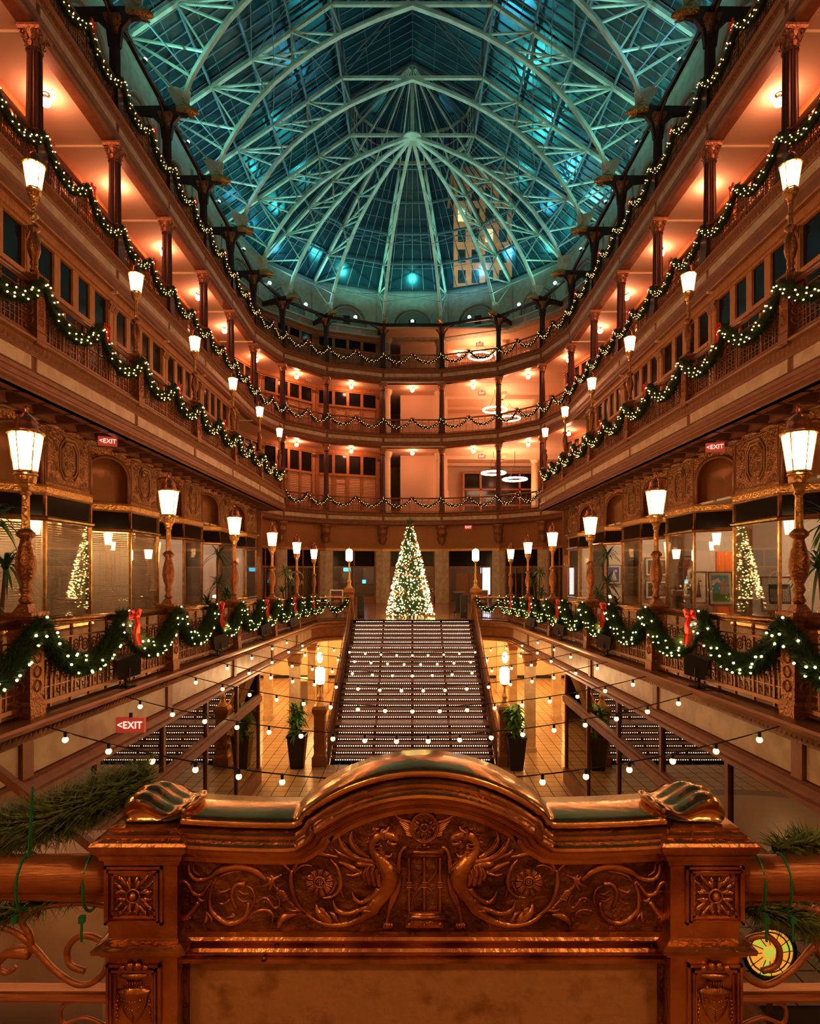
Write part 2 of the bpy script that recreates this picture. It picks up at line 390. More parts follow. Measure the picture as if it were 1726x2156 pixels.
for s in (-1, 1):
    a = [(s * (X2 + .3), 1., 0), (s * (X2 + .3), 33., 0)]; b = [(s * (X3 + .8), 1., 0), (s * (X3 + .8), 33., 0)]
    deck('floor', 'floor of the %s balcony' % LR[s], a, b, LV[2] - .02, LV[2] - .1, WOODF, PLAS)
    C = thing('ceiling', 'coffered bronze ceiling under the %s balcony' % LR[s], None, kind='structure')
    m = MB(); x0, x1 = sorted((s * (X2 + .05), s * (X3 + .8))); m.box(x0, x1, 1, 33, SOF[2] + .22, SOF[2] + .32); obj('coffer_back', m, CREAM, C)
    n = 38; m1 = None
    for i in range(n):
        y = 2.0 + i * .814
        if m1 is None:
            q = MB(); x0, x1 = sorted((s * (X2 + .05), s * 8.05)); CB = MATS.get('coffer_brown') or mat('coffer_brown', (.14, .055, .025), .45)
            q.box(x0, x1, -.11, .11, .02, .20); q.box(x0, x1, -.06, .06, -.02, .02); m1 = q.mesh('ceiling_beam', CB)
        obj('ceiling_beam', m1, None, C, loc=(0, y, SOF[2] + .02))
    m = MB()
    for xx in (X2 + .12, 7.75): m.box(*sorted((s * xx - .07, s * xx + .07)), 1, 33, SOF[2] - .0, SOF[2] + .2)
    obj('ceiling_border', m, TRIM, C)
    m = MB(); m.sweep([(s * 7.95, 1, 3.26), (s * 7.95, 33, 3.26)] if s < 0 else [(s * 7.95, 33, 3.26), (s * 7.95, 1, 3.26)], [(.1, .0), (-.04, 0), (-.12, .06), (-.10, .1), (-.18, .14), (-.18, .18), (.1, .18)])
    obj('cream_cove', m, CREAM, C)
    # concourse walkway
    pin = l1path(s); m = MB()
    for i in range(len(pin) - 1):
        a, b = pin[i], pin[i + 1]
        m.add([(a[0], a[1], a[2]), (b[0], b[1], b[2]), (s * 12, b[1], b[2]), (s * 12, a[1], a[2])], [(0, 1, 2, 3)], 0)
        m.add([(a[0], a[1], a[2] - .9), (b[0], b[1], b[2] - .9), (s * 12, b[1], b[2] - .9), (s * 12, a[1], a[2] - .9)], [(0, 1, 2, 3)], 1)
    obj('floor', m, [WOODF, CREAM], kind='structure', label='%s concourse floor' % LR[s])
m = MB(); m.box(-12, 12, 28.3, 50, z1(30) - .9, z1(30)); obj('floor', m, [WOODF], kind='structure', label='polished floor behind the stair head')
m = MB(); m.box(-12, 12, -3, 1.75, -1.75, -1.45); obj('floor', m, [WOODF], kind='structure', label='landing behind the brass balustrade')
# ---- lower floor with tiles
T = thing('floor', 'tiled lower floor', None, kind='structure')
m = MB(); m.box(-13, 13, -2, 46, ZLOW - .1, ZLOW - .012); obj('tile_bed', m, GROUT, T)
tm = MB(); g = .012
for iy in range(70):
    y0 = 9. + iy * .4
    if y0 > 36.5: break
    for ix in range(64):
        x0 = -12.8 + ix * .4
        if abs(x0 + .2) < 1.6 and y0 > 22: continue
        tm.add([(x0 + g, y0 + g, ZLOW), (x0 + .4 - g, y0 + g, ZLOW), (x0 + .4 - g, y0 + .4 - g, ZLOW), (x0 + g, y0 + .4 - g, ZLOW)], [(0, 1, 2, 3)])
obj('floor_tile', tm, TILE, T, kind='stuff')
# round inlay in front of the stairs
m = MB()
def ringflat(m, cx, cyy, r0, r1, z, n=48, mi=0):
    vs = []
    for i in range(n):
        a = 2 * PI * i / n; vs += [(cx + cos(a) * r0, cyy + sin(a) * r0, z), (cx + cos(a) * r1, cyy + sin(a) * r1, z)]
    m.add(vs, [(2 * i, 2 * i + 1, (2 * i + 3) % (2 * n), (2 * i + 2) % (2 * n)) for i in range(n)], mi)
ringflat(m, 0, 14.2, 3.3, 3.75, ZLOW + .006); ringflat(m, 0, 14.2, 0, 3.3, ZLOW + .005, mi=1)
obj('round_inlay', m, [mat('inlay_stone', (.28, .20, .14), .35), mat('terrazzo', (.6, .45, .32), .3, col2=(.5, .34, .22), vscale=30)], T)
# ================================================================ repeated things
BL = DK
def make_rail(key):
    """one bay of ornamental iron balustrade, x 0..BL"""
    L = BL; H = {1: 1.03, 2: .98}.get(key, 1.0)
    t = thing('gallery_railing', '', 'railing')
    m = MB(); m.tube([(0, 0, H), (L, 0, H)], .042, 8); m.box(0, L, -.02, .02, H - .06, H - .03); obj('handrail', m, TRIM if key > 1 else BRT, t, True)
    m = MB(); m.box(0, L, -.02, .02, H * .78, H * .80); m.box(0, L, -.015, .015, H * .53, H * .55); obj('middle_bar', m, IRON, t)
    m = MB(); m.box(0, L, -.03, .03, .05, .10); obj('bottom_bar', m, IRON, t)
    npn = 9; pw = L / npn; bm = None
    for i in range(npn + 1):
        if bm is None:
            q = MB(); q.box(-.016, .016, -.016, .016, 0, H * .8); q.lathe([(.014, H * .8), (.026, H * .83), (.016, H * .86), (.028, H * .9), (.016, H * .95), (.02, H)], 6); bm = q.mesh('baluster', IRON)
        obj('baluster', bm, None, t, loc=(i * pw, 0, 0))
    q = MB()
    for i in range(npn):
        cx = (i + .5) * pw
        for sx in (-1, 1):
            q.ring((cx + sx * pw * .24, 0, H * .665), pw * .17, .011, n=8, m=3)
            q.ring((cx + sx * pw * .24, 0, H * .665), pw * .08, .009, n=6, m=3)
        q.ring((cx, 0, H * .74), pw * .08, .01, n=6, m=3)
        for z in (.24, .40): q.box(cx - pw / 2, cx + pw / 2, -.008, .008, H * z - .007, H * z + .007)
        for j in range(3):
            x = cx + (j - 1) * pw * .29
            q.box(x - .011, x + .011, -.009, .009, .1, H * .53)
            for z in (.165, .32, .465):
                for sx in (-1, 1): q.ring((x + sx * pw * .085, 0, H * z), pw * .07, .009, n=5, m=3, a0=-.6 if sx > 0 else PI - .6, a1=4. if sx > 0 else PI + 4.)
    obj('scrollwork', q, IRON, t, kind='stuff')
    return t
RAILS = {}
def rail(key, p, q, label, group):
    if key not in RAILS: r = RAILS[key] = make_rail(key); r['label'] = label
    else: r = dup(RAILS[key], label)
    r['group'] = group; frame(r, p, q, BL); return r
def make_post(H=1.15, wd=.13):
    t = thing('rail_post', '', 'post')
    m = MB(); m.sqlathe([(wd * 1.1, -.1), (wd * 1.1, .12), (wd * .95, .16), (wd, .2), (wd, H - .22), (wd * .95, H - .2), (wd * 1.05, H - .16), (wd * 1.05, H - .1), (wd * 1.3, H - .04), (wd * 1.3, H)])
    obj('pedestal', m, IROND, t); m = MB()
    for a in range(4):
        ca, sa = round(cos(a * PI / 2)), round(sin(a * PI / 2)); f = wd + .004
        for z in (.32, .48, .64, .80): m.ring((ca * f, sa * f, z), wd * .5, .012, ax=(-sa, ca, 0), n=8, m=3)
    obj('carved_rosette', m, CAPM, t, kind='stuff'); return t
POST = {}
def post(label, loc, group):
    if 'p' not in POST: r = POST['p'] = make_post(); r['label'] = label
    else: r = dup(POST['p'], label)
    r.location = loc; r['group'] = group; return r
def make_lamp(lit, plain=False):
    t = thing('street_lamp', '', 'lamp')
    m = MB(); z = 0
    m.sqlathe([(.15, 0), (.17, .04), (.10, .10), (.07, .16), (.05, .2)]); obj('lamp_foot', m, IROND, t)
    m = MB(); m.lathe([(.05, .2), (.075, .24), (.045, .3), (.07, .36), (.05, .42), (.085, .5), (.11, .62), (.10, .74), (.065, .88), (.055, .93), (.10, .97), (.10, 1.0), (.05, 1.05)], 12)
    obj('baluster_stem', m, IROND, t, True)
    m = MB(); m.lathe([(.047, 1.04), (.04, 1.42), (.06, 1.44), (.05, 1.47), (.09, 1.55)], 12, flute=.12); obj('fluted_pole', m, GLD, t)
    m = MB(); m.lathe([(.05, 1.54), (.10, 1.56), (.11, 1.6), (.11, 1.64), (.13, 1.65), (.12, 1.67), (.08, 1.68)], 12)
    obj('crown_ring', m, GLD, t)
    n = 6; z0, z2, r0, r2 = 1.70, 2.11, .115, .172
    g = MB(); g.lathe([(r0 * .93, z0), (r2 * .93, z2)], n); obj('glass_shade', g, lit, t)
    m = MB()
    for j in range(n):
        a = 2 * PI * (j + .5) / n; m.beam((cos(a) * r0, sin(a) * r0, z0), (cos(a) * r2, sin(a) * r2, z2), .012, .012)
        m.ico((cos(a) * r2 * 1.05, sin(a) * r2 * 1.05, z2 + .01), .016)
    m.lathe([(r2 * 1.02, z2 - .01), (r2 * 1.14, z2), (r2 * 1.12, z2 + .02), (r2 * .9, z2 + .03)], n * 2); m.lathe([(r0, z0 - .02), (r0 * 1.08, z0), (r0 * .9, z0 + .01)], n)
    obj('shade_frame', m, GLD, t)
    m = MB(); m.lathe([(.165, z2 + .02), (.13, z2 + .06), (.118, z2 + .12), (.10, z2 + .17), (.06, z2 + .215), (.03, z2 + .235), (.02, z2 + .26), (.035, z2 + .28), (.02, z2 + .31), (.004, z2 + .35)], 12)
    obj('domed_roof', m, COPD, t, True)
    return t
COPD = mat('copper_dome', (.62, .22, .12), .25, .8, emit=(1., .16, .08), es=.0)
LAMPS = {}
def lamp(lit, label, loc, group, key=''):
    kk = lit.name + key
    if kk not in LAMPS: r = LAMPS[kk] = make_lamp(lit); r['label'] = label
    else: r = dup(LAMPS[kk], label)
    r.location = loc; r['group'] = group; return r
def make_column(H, r, dark):
    t = thing('gallery_column', '', 'column'); M1 = DARK if dark else COLM
    m = MB(); m.sqlathe([(r * 1.3, 0), (r * 1.3, .12), (r * 1.1, .16), (r * 1.1, 1.0), (r * 1.2, 1.04), (r * 1.05, 1.1)]); obj('column_base', m, M1, t)
    m = MB(); m.lathe([(r, 1.08), (r * .88, H - .5)], 32, flute=.10); m.lathe([(r * .9, H - .54), (r * 1.05, H - .5), (r * .9, H - .46)], 16); obj('fluted_shaft', m, M1, t)
    m = MB(); m.lathe([(r * .85, H - .47), (r * .95, H - .3), (r * 1.2, H - .18), (r * 1.45, H - .1)], 16)
    m.sqlathe([(r * 1.35, H - .12), (r * 1.5, H - .06), (r * 1.5, H)])
    for row in range(2):
        for j in range(8):
            a = 2 * PI * (j + row * .5) / 8; z = H - .46 + row * .14; rr = r * (.95 + .15 * row)
            c = Vector((cos(a), sin(a), 0)); e = Vector((-sin(a), cos(a), 0)); b = c * rr + Vector((0, 0, z))
            m.add([b - e * .035, b + e * .035, b + e * .045 + c * .02 + Vector((0, 0, .1)), b - e * .045 + c * .02 + Vector((0, 0, .1)), b + c * .07 + Vector((0, 0, .17)), b + c * .075 + Vector((0, 0, .13))], [(0, 1, 2, 3), (3, 2, 4), (3, 4, 5), (2, 5, 4)])
    for j in range(4):
        a = PI / 4 + j * PI / 2; m.ring((cos(a) * r * 1.5, sin(a) * r * 1.5, H - .15), .04, .02, ax=(cos(a), sin(a), 0), n=8, m=4)
    obj('leaf_capital', m, CAPM, t); return t
COLS = {}
def column(key, H, r, dark, label, loc, group, rz=0):
    if key not in COLS: c = COLS[key] = make_column(H, r, dark); c['label'] = label
    else: c = dup(COLS[key], label)
    c.location = loc; c['group'] = group; c.rotation_euler = (0, 0, rz); return c
# ---- garland swag, x 0..HL, hanging from z=0
HL = BL / 2
def make_swag(warm, depth, nn, nb, rad):
    t = thing('garland_swag', '', 'garland'); rg = random.Random(5)
    def P(u): return Vector((u * HL, 0, -depth * (1 - (abs(2 * u - 1)) ** 2.2) + .04))
    m = MB(); m.tube([P(i / 14) for i in range(15)], rad * .62, 7); obj('garland_core', m, NEEDC, t)
    q = MB()
    for i in range(nn):
        u = rg.random(); p = P(u); d = (P(min(1, u + .02)) - P(max(0, u - .02))).normalized()
        a = rg.uniform(0, 2 * PI); n1 = Vector((0, -1, 0)); n2 = d.cross(n1).normalized()
        rr = (n1 * cos(a) + n2 * sin(a)); v = (rr + d * rg.uniform(-.8, .8)).normalized()
        l = rg.uniform(.6, 1.15) * rad * .75; b = p + rr * rad * .5; e = d.cross(v).normalized() * .0055
        q.add([b - e, b + e, b + v * l], [(0, 1, 2)])
    obj('needle_tuft', q, NEED, t, kind='stuff')
    b = MB()
    for i in range(nb):
        u = (i + rg.random() * .7) / nb; p = P(u); a = rg.uniform(-1.25, 1.25) ; rr = Vector((0, -cos(a), sin(a) * .9))
        b.ico(p + rr * rad * .95 + Vector((rg.uniform(-.02, .02), 0, 0)), .0165 if not warm else .0175)
    obj('fairy_light', b, BULBW if warm else BULB, t, kind='stuff'); return t
SW = {}
def swag(key, p, q, label, group):
    if key not in SW:
        t = SW[key] = {'cool': lambda: make_swag(False, .60, 5200, 24, .15), 'warm': lambda: make_swag(True, .58, 2600, 24, .135), 'far': lambda: make_swag(True, .62, 1100, 18, .125)}[key](); t['label'] = label
    else: t = dup(SW[key], label)
    t['group'] = group; frame(t, p, q, HL); return t
def make_bow():
    t = thing('ribbon_bow', '', 'bow'); m = MB()
    for s in (-1, 1):
        pts = [(0, -.02, 0), (s * .09, -.05, .07), (s * .15, -.04, .05), (s * .14, -.03, -.02), (s * .05, -.02, -.01), (0, -.02, 0)]
        m.tube(pts, .028, 6, flat=.3)
    m.ico((0, -.05, 0), .03); obj('bow_loop', m, RED, t, True)
    m = MB()
    for s in (-1, 1): m.tube([(0, -.03, 0), (s * .03, -.07, -.12), (s * .07, -.05, -.24), (s * .05, -.08, -.38)], .022, 4, flat=.15)
    obj('ribbon_tail', m, RED, t); return t
BOW = {}
def bow(label, loc, rz, group, sc=1.):
    if 'b' not in BOW: t = BOW['b'] = make_bow(); t['label'] = label
    else: t = dup(BOW['b'], label)
    t['group'] = group; t.location = loc; t.rotation_euler = (0, 0, rz); t.scale = (sc,) * 3; return t
GN = {1: 'concourse', 2: 'second gallery', 3: 'third gallery', 4: 'top gallery'}
def bay_run(lv, nodes, zf, tagname, side, keys):
    """rails, swags, bows along nodes (list of 3D points at ledge level)"""
    for i in range(len(nodes) - 1):
        a = Vector(nodes[i]); c = Vector(nodes[i + 1])
        o = ORD[i if side != 1 else len(nodes) - 2 - i] if side else None
        where = ('%s bay on the %s %s' % (o, LR[side], GN[lv])) if side else ('%s curved-end bay from left, %s' % (['first', 'second', 'third', 'fourth', 'fifth', 'sixth', 'seventh'][i], GN[lv]))
        rail(keys[0], a, c, 'ornate iron railing, ' + where, 'iron railings of the galleries')
        H = 1.0; d = (c - a).normalized(); nr = Vector((-d.y, d.x, 0)).normalized(); mid = (a + c) / 2; o_ = -nr * .15 + Vector((0, 0, H))
        swag(keys[1], a + o_, mid + o_, 'lit evergreen swag, nearer half of the ' + where if side else 'lit evergreen swag, left half of the ' + where, 'evergreen swags')
        swag(keys[1], mid + o_, c + o_, 'lit evergreen swag, farther half of the ' + where if side else 'lit evergreen swag, right half of the ' + where, 'evergreen swags')
        bow('red ribbon bow mid ' + where, mid + o_ - nr * .12 + Vector((0, 0, .03)), math.atan2(d.y, d.x), 'red bows', 1.15 if lv == 1 else .85)
# concourse
for s in (-1, 1):
    ns = [(s * X1, y, z1(y)) for y in [2.88] + [YK(k) for k in range(0, 6)]]
    if s > 0: ns = ns[::-1]
    bay_run(1, ns, 0, '', s, (1, 'cool'))
    # curved end bay up to the stair head
    pth = [p for p in l1path(s)]; pth = pth if s < 0 else pth[::-1]; pth = pth[2:]
    pts = [Vector(p) for p in pth]
    if s > 0: pts = pts[::-1]
    t = thing('gallery_railing', 'curved iron railing joining the %s concourse rail to the stair head' % LR[s], 'railing', group='iron railings of the galleries')
    m = MB(); m.tube([p + Vector((0, 0, 1.03)) for p in pts], .042, 8); obj('handrail', m, BRT, t, True)
    m = MB(); m.tube([p + Vector((0, 0, .8)) for p in pts], .018, 4); m.tube([p + Vector((0, 0, .55)) for p in pts], .015, 4); m.tube([p + Vector((0, 0, .08)) for p in pts], .03, 4); obj('middle_bar', m, IRON, t)
    q = MB()
    for i in range(len(pts) - 1):
        a, c = pts[i], pts[i + 1]; n = max(2, int((c - a).length / .1)); dd = (c - a).normalized()
        for j in range(n):
            p = a + (c - a) * j / n; q.tube([p + Vector((0, 0, .08)), p + Vector((0, 0, .8))], .01, 4)
            q.ring(p + dd * .04 + Vector((0, 0, .66)), .045, .009, ax=dd, n=6, m=3)
            q.ring(p + dd * .04 + Vector((0, 0, .3)), .03, .009, ax=dd, n=6, m=3)
    obj('scrollwork', q, IRON, t, kind='stuff')
    a = Vector((s * 4.3, 26.9, z1(26.9) + 1.)); c = Vector((s * 2.95, 28.35, z1(28.3) + 1.))
    if s > 0: a, c = c, a
    b_ = (a + c) / 2 + Vector((s * .35, .25, 0))
    swag('cool', a, b_, 'lit evergreen swag on the curved %s rail, left half' % LR[s], 'evergreen swags'); swag('cool', b_, c, 'lit evergreen swag on the curved %s rail, right half' % LR[s], 'evergreen swags')
    for k in range(-1, 6):
        y = YK(k) if k >= 0 else 2.88; z = z1(y); o = ORD[k + 1]
        post('carved bronze post under the %s lamp on the %s concourse' % (o, LR[s]), (s * X1, y, z), 'carved posts')
        lamp(LAMPW if (s < 0 and k == 3) else LAMP, '%s brass lamp with %s glass shade on the %s concourse rail' % (o, 'amber' if (s < 0 and k == 3) else 'glowing white', LR[s]), (s * X1, y, z + 1.13 - .12 + .03), 'concourse lamps')
# projecting balconies
for s in (-1, 1):
    ns = [(s * X2, YK(k), LV[2]) for k in range(0, 7)] + [(s * X2, 32.6, LV[2])]
    n2 = ns[:-1]
    bay_run(2, n2 if s < 0 else n2[::-1], 0, '', s, (2, 'warm'))
    rail(2, *( (ns[-2], ns[-1]) if s < 0 else (ns[-1], ns[-2])), 'short iron railing closing the far end of the %s balcony' % LR[s], 'iron railings of the galleries')
    for k in range(0, 7):
        y = YK(k); o = ORD[k]
        post('carved bronze post under the %s lamp on the %s balcony' % (o, LR[s]), (s * X2, y, LV[2]), 'carved posts')
        lamp(LAMP, '%s brass lamp standing on the %s balcony rail' % (o, LR[s]), (s * X2, y, LV[2] + 1.04 - .18 + .15), 'balcony lamps')
# curved second gallery
nn = [(p[0], p[1], LV[2]) for p in APSE[1:-1]]
bay_run(2, nn, 0, '', 0, (3, 'far'))
for lv in (3, 4):
    allp = [(p[0], p[1], LV[lv]) for p in nodes34(1)]
    nL = 7
    left = allp[:nL - 1 + 1 - 1 + 1]; 
    left = [p for p in allp if p[0] <= -9.14]; right = [p for p in allp if p[0] >= 9.14]; mid = [(p[0], p[1], LV[lv]) for p in APSE]
    bay_run(lv, left, 0, '', -1, (3, 'warm')); bay_run(lv, right, 0, '', 1, (3, 'warm')); bay_run(lv, mid, 0, '', 0, (3, 'far'))
    for i, p in enumerate(allp):
        n_ = len(allp); sd = 'left' if i < n_ / 2 else 'right'; j = i if i < n_ / 2 else n_ - 1 - i
        ny = Vector((math.copysign(1, p[0]), 0)) if abs(p[0]) > 9.1 else Vector((p[0], p[1] - 35.5)).normalized(); cp_ = (p[0] + ny.x * .08, p[1] + ny.y * .08)
        if lv == 3: column(3, SOF[4] - LV[3], .19, False, '%s brown fluted column from the camera, %s side, third gallery' % (ORD[j] if j < 10 else 'farthest', sd), (*cp_, LV[3] - .02), 'third gallery columns')
        else: column(4, 17.15 - LV[4], .17, True, '%s dark iron column from the camera, %s side, top gallery' % (ORD[j] if j < 10 else 'farthest', sd), (*cp_, LV[4] - .02), 'top gallery columns')
for i, p in enumerate(nn):
    column(2, SOF[3] - LV[2], .17, False, '%s column from the left on the curved second gallery' % ['first', 'second', 'third', 'fourth', 'fifth', 'sixth'][i], (p[0] * 1.01, p[1] + .10, LV[2] - .02), 'curved second gallery columns')
# ================================================================ roof
ZS = 17.15
def znode(R_, zz): return (R_, zz)
ARCH = [(8.62, 17.75), (8.3, 18.6), (7.75, 19.54), (6.9, 20.75), (6.1, 21.6), (5.29, 22.3), (4.2, 23.08), (3.1, 23.72), (1.6, 24.4), (0, 24.98)]
CH = [(10.75, 20.1), (8.9, 21.38), (7.1, 22.62), (5.35, 23.85), (3.6, 25.07)]
def half_truss(t, o, dx, dy, R_, tie=True):
    k = R_ / 9.15
    def P(r, z): return (o[0] + dx * r * k, o[1] + dy * r * k, z)
    nr = (-dy, dx, 0)
    A = MB(); pts = [P(*a) for a in ARCH]
    for i in range(len(pts) - 1): A.beam(pts[i], pts[i + 1], .20, .10); A.beam(tuple(Vector(pts[i]) + Vector((0, 0, .12))), tuple(Vector(pts[i + 1]) + Vector((0, 0, .12))), .05, .14)
    obj('arch_chord', A, STEEL, t)
    m = MB(); c = [P(*a) for a in CH]
    for i in range(len(c) - 1): m.beam(c[i], c[i + 1], .16, .16)
    obj('rafter', m, STEEL, t)
    pr = [((8.62, 17.75), CH[0]), ((8.3, 18.6), CH[0]), ((7.75, 19.54), CH[0]), ((7.75, 19.54), CH[1]), ((6.5, 21.2), CH[1]), ((6.5, 21.2), CH[2]), ((5.29, 22.3), CH[2]), ((5.29, 22.3), CH[3]), ((3.1, 23.72), CH[3]), ((3.1, 23.72), CH[4]),
          ((6.05, 21.62), CH[1]), ((4.2, 23.08), CH[2]), ((7.0, 20.6), CH[1]), ((5.0, 22.55), (6.75, 22.86)), ((3.9, 23.3), (5.35, 23.85))]
    bt = [(.09, .05), (.07, .05)]
    for i, (a, b) in enumerate(pr):
        q = MB(); q.beam(P(*a), P(*b), .09, .06); obj('brace', q, STEEL, t)
    g = MB(); b0 = Vector(P(8.62, 17.42)); ax = Vector((dx, dy, 0)); 
    g.extr([(-.22, 0), (.22, 0), (.62, .75), (.3, .8), (-.28, .62)], b0 + Vector(nr) * -.03, ax, (0, 0, 1), nr, .06); obj('gusset_plate', g, STEEL, t)
hub = (0, 35.5)
for i, k in enumerate(range(2, 8)):
    y = YK(k) if k < 7 else hub[1]
    t = thing('roof_truss', '%s arched steel truss spanning the atrium roof%s' % (ORD[i], ', carrying the hub' if k == 7 else ''), 'truss', group='roof trusses')
    for s in (-1, 1): half_truss(t, (0, y), s, 0, 9.15)
    q = MB(); q.beam((-3.6, y, 25.07), (3.6, y, 25.07), .14, .14); obj('collar_beam', q, STEEL, t)
    q = MB()
    for s in (-1, 1):
        q.beam((s * 3.6, y, 25.07), (s * 3.6, y, 27.2), .16, .16); q.beam((s * 3.6, y, 27.2), (0, y, 29.2), .12, .14)
        q.beam((s * 3.6, y, 25.6), (s * 1.2, y, 28.2), .06, .06); q.beam((s * 3.6, y, 25.07), (s * .3, y, 29.0), .05, .05)
    obj('lantern_frame', q, STEELD, t)
for i, p in enumerate(APSE[1:-1]):
    v = Vector((p[0] - hub[0], p[1] - hub[1])); R_ = v.length; v.normalize()
    t = thing('roof_truss', '%s radial half truss of the domed end, counted from the left' % ['first', 'second', 'third', 'fourth', 'fifth', 'sixth'][i], 'truss', group='radial trusses')
    half_truss(t, hub, v.x, v.y, R_ + .1)
t = thing('roof_hub', 'round steel hub plate where the radial trusses meet', 'hub')
m = MB(); m.lathe([(.55, 24.86), (.55, 24.94), (.3, 25.0), (.12, 25.1), (.1, 27.5), (.05, 29.2)], 20, (0, 35.5, 0)); obj('hub_plate', m, STEEL, t)
# longitudinal members
t = thing('roof_purlin', 'long steel purlins and lantern lattice running the length of the roof', 'purlin')
for s in (-1, 1):
    for j, (x, z) in enumerate(CH):
        q = MB(); q.beam((s * x, 12, z + .08), (s * x, 35.5, z + .08), .09, .12)
        if j in (1, 2, 3):
            for kk in range(2, 7):
                y0, y1 = YK(kk), YK(kk + 1)
                q.beam((s * x, y0, z), (s * x, y1, z + .0), .03, .03)
        obj('purlin', q, STEELD, t)
    q = MB()
    for kk in range(1, 7):
        y0, y1 = YK(kk), YK(kk + 1)
        for z in (25.07, 26.1, 27.2): q.beam((s * 3.6, y0, z), (s * 3.6, y1, z), .10, .10)
        for a in range(4):
            ya, yb = y0 + (y1 - y0) * a / 4, y0 + (y1 - y0) * (a + 1) / 4
            q.beam((s * 3.6, ya, 25.07), (s * 3.6, yb, 26.1), .04, .04); q.beam((s * 3.6, ya, 26.1), (s * 3.6, yb, 25.07), .04, .04)
        for zz, xx in ((21.6, 6.1), (23.72, 3.1)):   # tie rods
            q.tube([(s * xx, y0, zz), (s * CH[2][0], y1, CH[2][1])], .018, 4)
            q.tube([(s * xx, y1, zz), (s * CH[3][0], y0, CH[3][1])], .018, 4)
        q.beam((s * 8.3, y0, 18.6), (s * CH[0][0], y1, CH[0][1]), .05, .04); q.beam((s * 8.3, y1, 18.6), (s * CH[0][0], y0, CH[0][1]), .05, .04)
    obj('lattice_girder', q, STEELD, t)
# glazing
def pane_grid(root, A, B, C, D, nx, nz, lab=None, indiv=True, cache=None):
    """A,B eave left/right; D,C ridge left/right. bars + panes"""
    A, B, C, D = map(Vector, (A, B, C, D)); bar = MB()
    def P(u, v): return (A * (1 - u) + B * u) * (1 - v) + (D * (1 - u) + C * u) * v
    nr = (B - A).cross(D - A).normalized()
    if nr.z > 0: nr = -nr
    for i in range(nx + 1): bar.beam(P(i / nx, 0), P(i / nx, 1), .05, .09, up=nr)
    for j in range(nz + 1): bar.beam(P(0, j / nz), P(1, j / nz), .025, .03, up=nr)
    obj('glazing_bar', bar, STEELD, root, kind='stuff')
    shared = None
    for i in range(nx):
        for j in range(nz):
            if cache and shared is None or not cache:
                c0 = P(i / nx, j / nz); q = MB(); vs = [P(i / nx, j / nz) - c0, P((i + 1) / nx, j / nz) - c0, P((i + 1) / nx, (j + 1) / nz) - c0, P(i / nx, (j + 1) / nz) - c0]
                n2 = nr * -.012
                q.add(vs + [v + n2 for v in vs], [(0, 1, 2, 3), (7, 6, 5, 4), (0, 1, 5, 4), (1, 2, 6, 5), (2, 3, 7, 6), (3, 0, 4, 7)]); shared = q.mesh('glass_pane', RGL)
            obj('glass_pane', shared, None, root, loc=P(i / nx, j / nz))
SEV = ['first', 'second', 'third', 'fourth', 'fifth', 'sixth', 'seventh']
for s in (-1, 1):
    for k in range(2, 7):
        t = thing('roof_light', '%s sloping bay of roof glazing on the %s' % (ORD[k - 2], LR[s]), 'skylight', group='sloping roof glazing')
        y0, y1 = YK(k), (YK(k + 1) if k < 6 else 35.5)
        pane_grid(t, (s * 10.95, y0, 20.35), (s * 10.95, y1, 20.35), (s * 3.6, y1, 25.5), (s * 3.6, y0, 25.5), 8, 6, cache=True)
        t = thing('roof_light', '%s bay of the raised lantern glazing on the %s' % (ORD[k - 2], LR[s]), 'skylight', group='lantern glazing')
        pane_grid(t, (s * 3.7, y0, 27.3), (s * 3.7, y1, 27.3), (0, y1, 29.35), (0, y0, 29.35), 8, 3, cache=True)
OUT = off(APSE, GW)
def toR(p, r, z):
    v = Vector((p[0], p[1] - hub[1])); v.normalize(); return (hub[0] + v.x * r, hub[1] + v.y * r, z)
AP2 = [(-9.15, 35.5)] + HP[1:] ; AP2 = AP2 + [(-x, y) for x, y in reversed(AP2)]
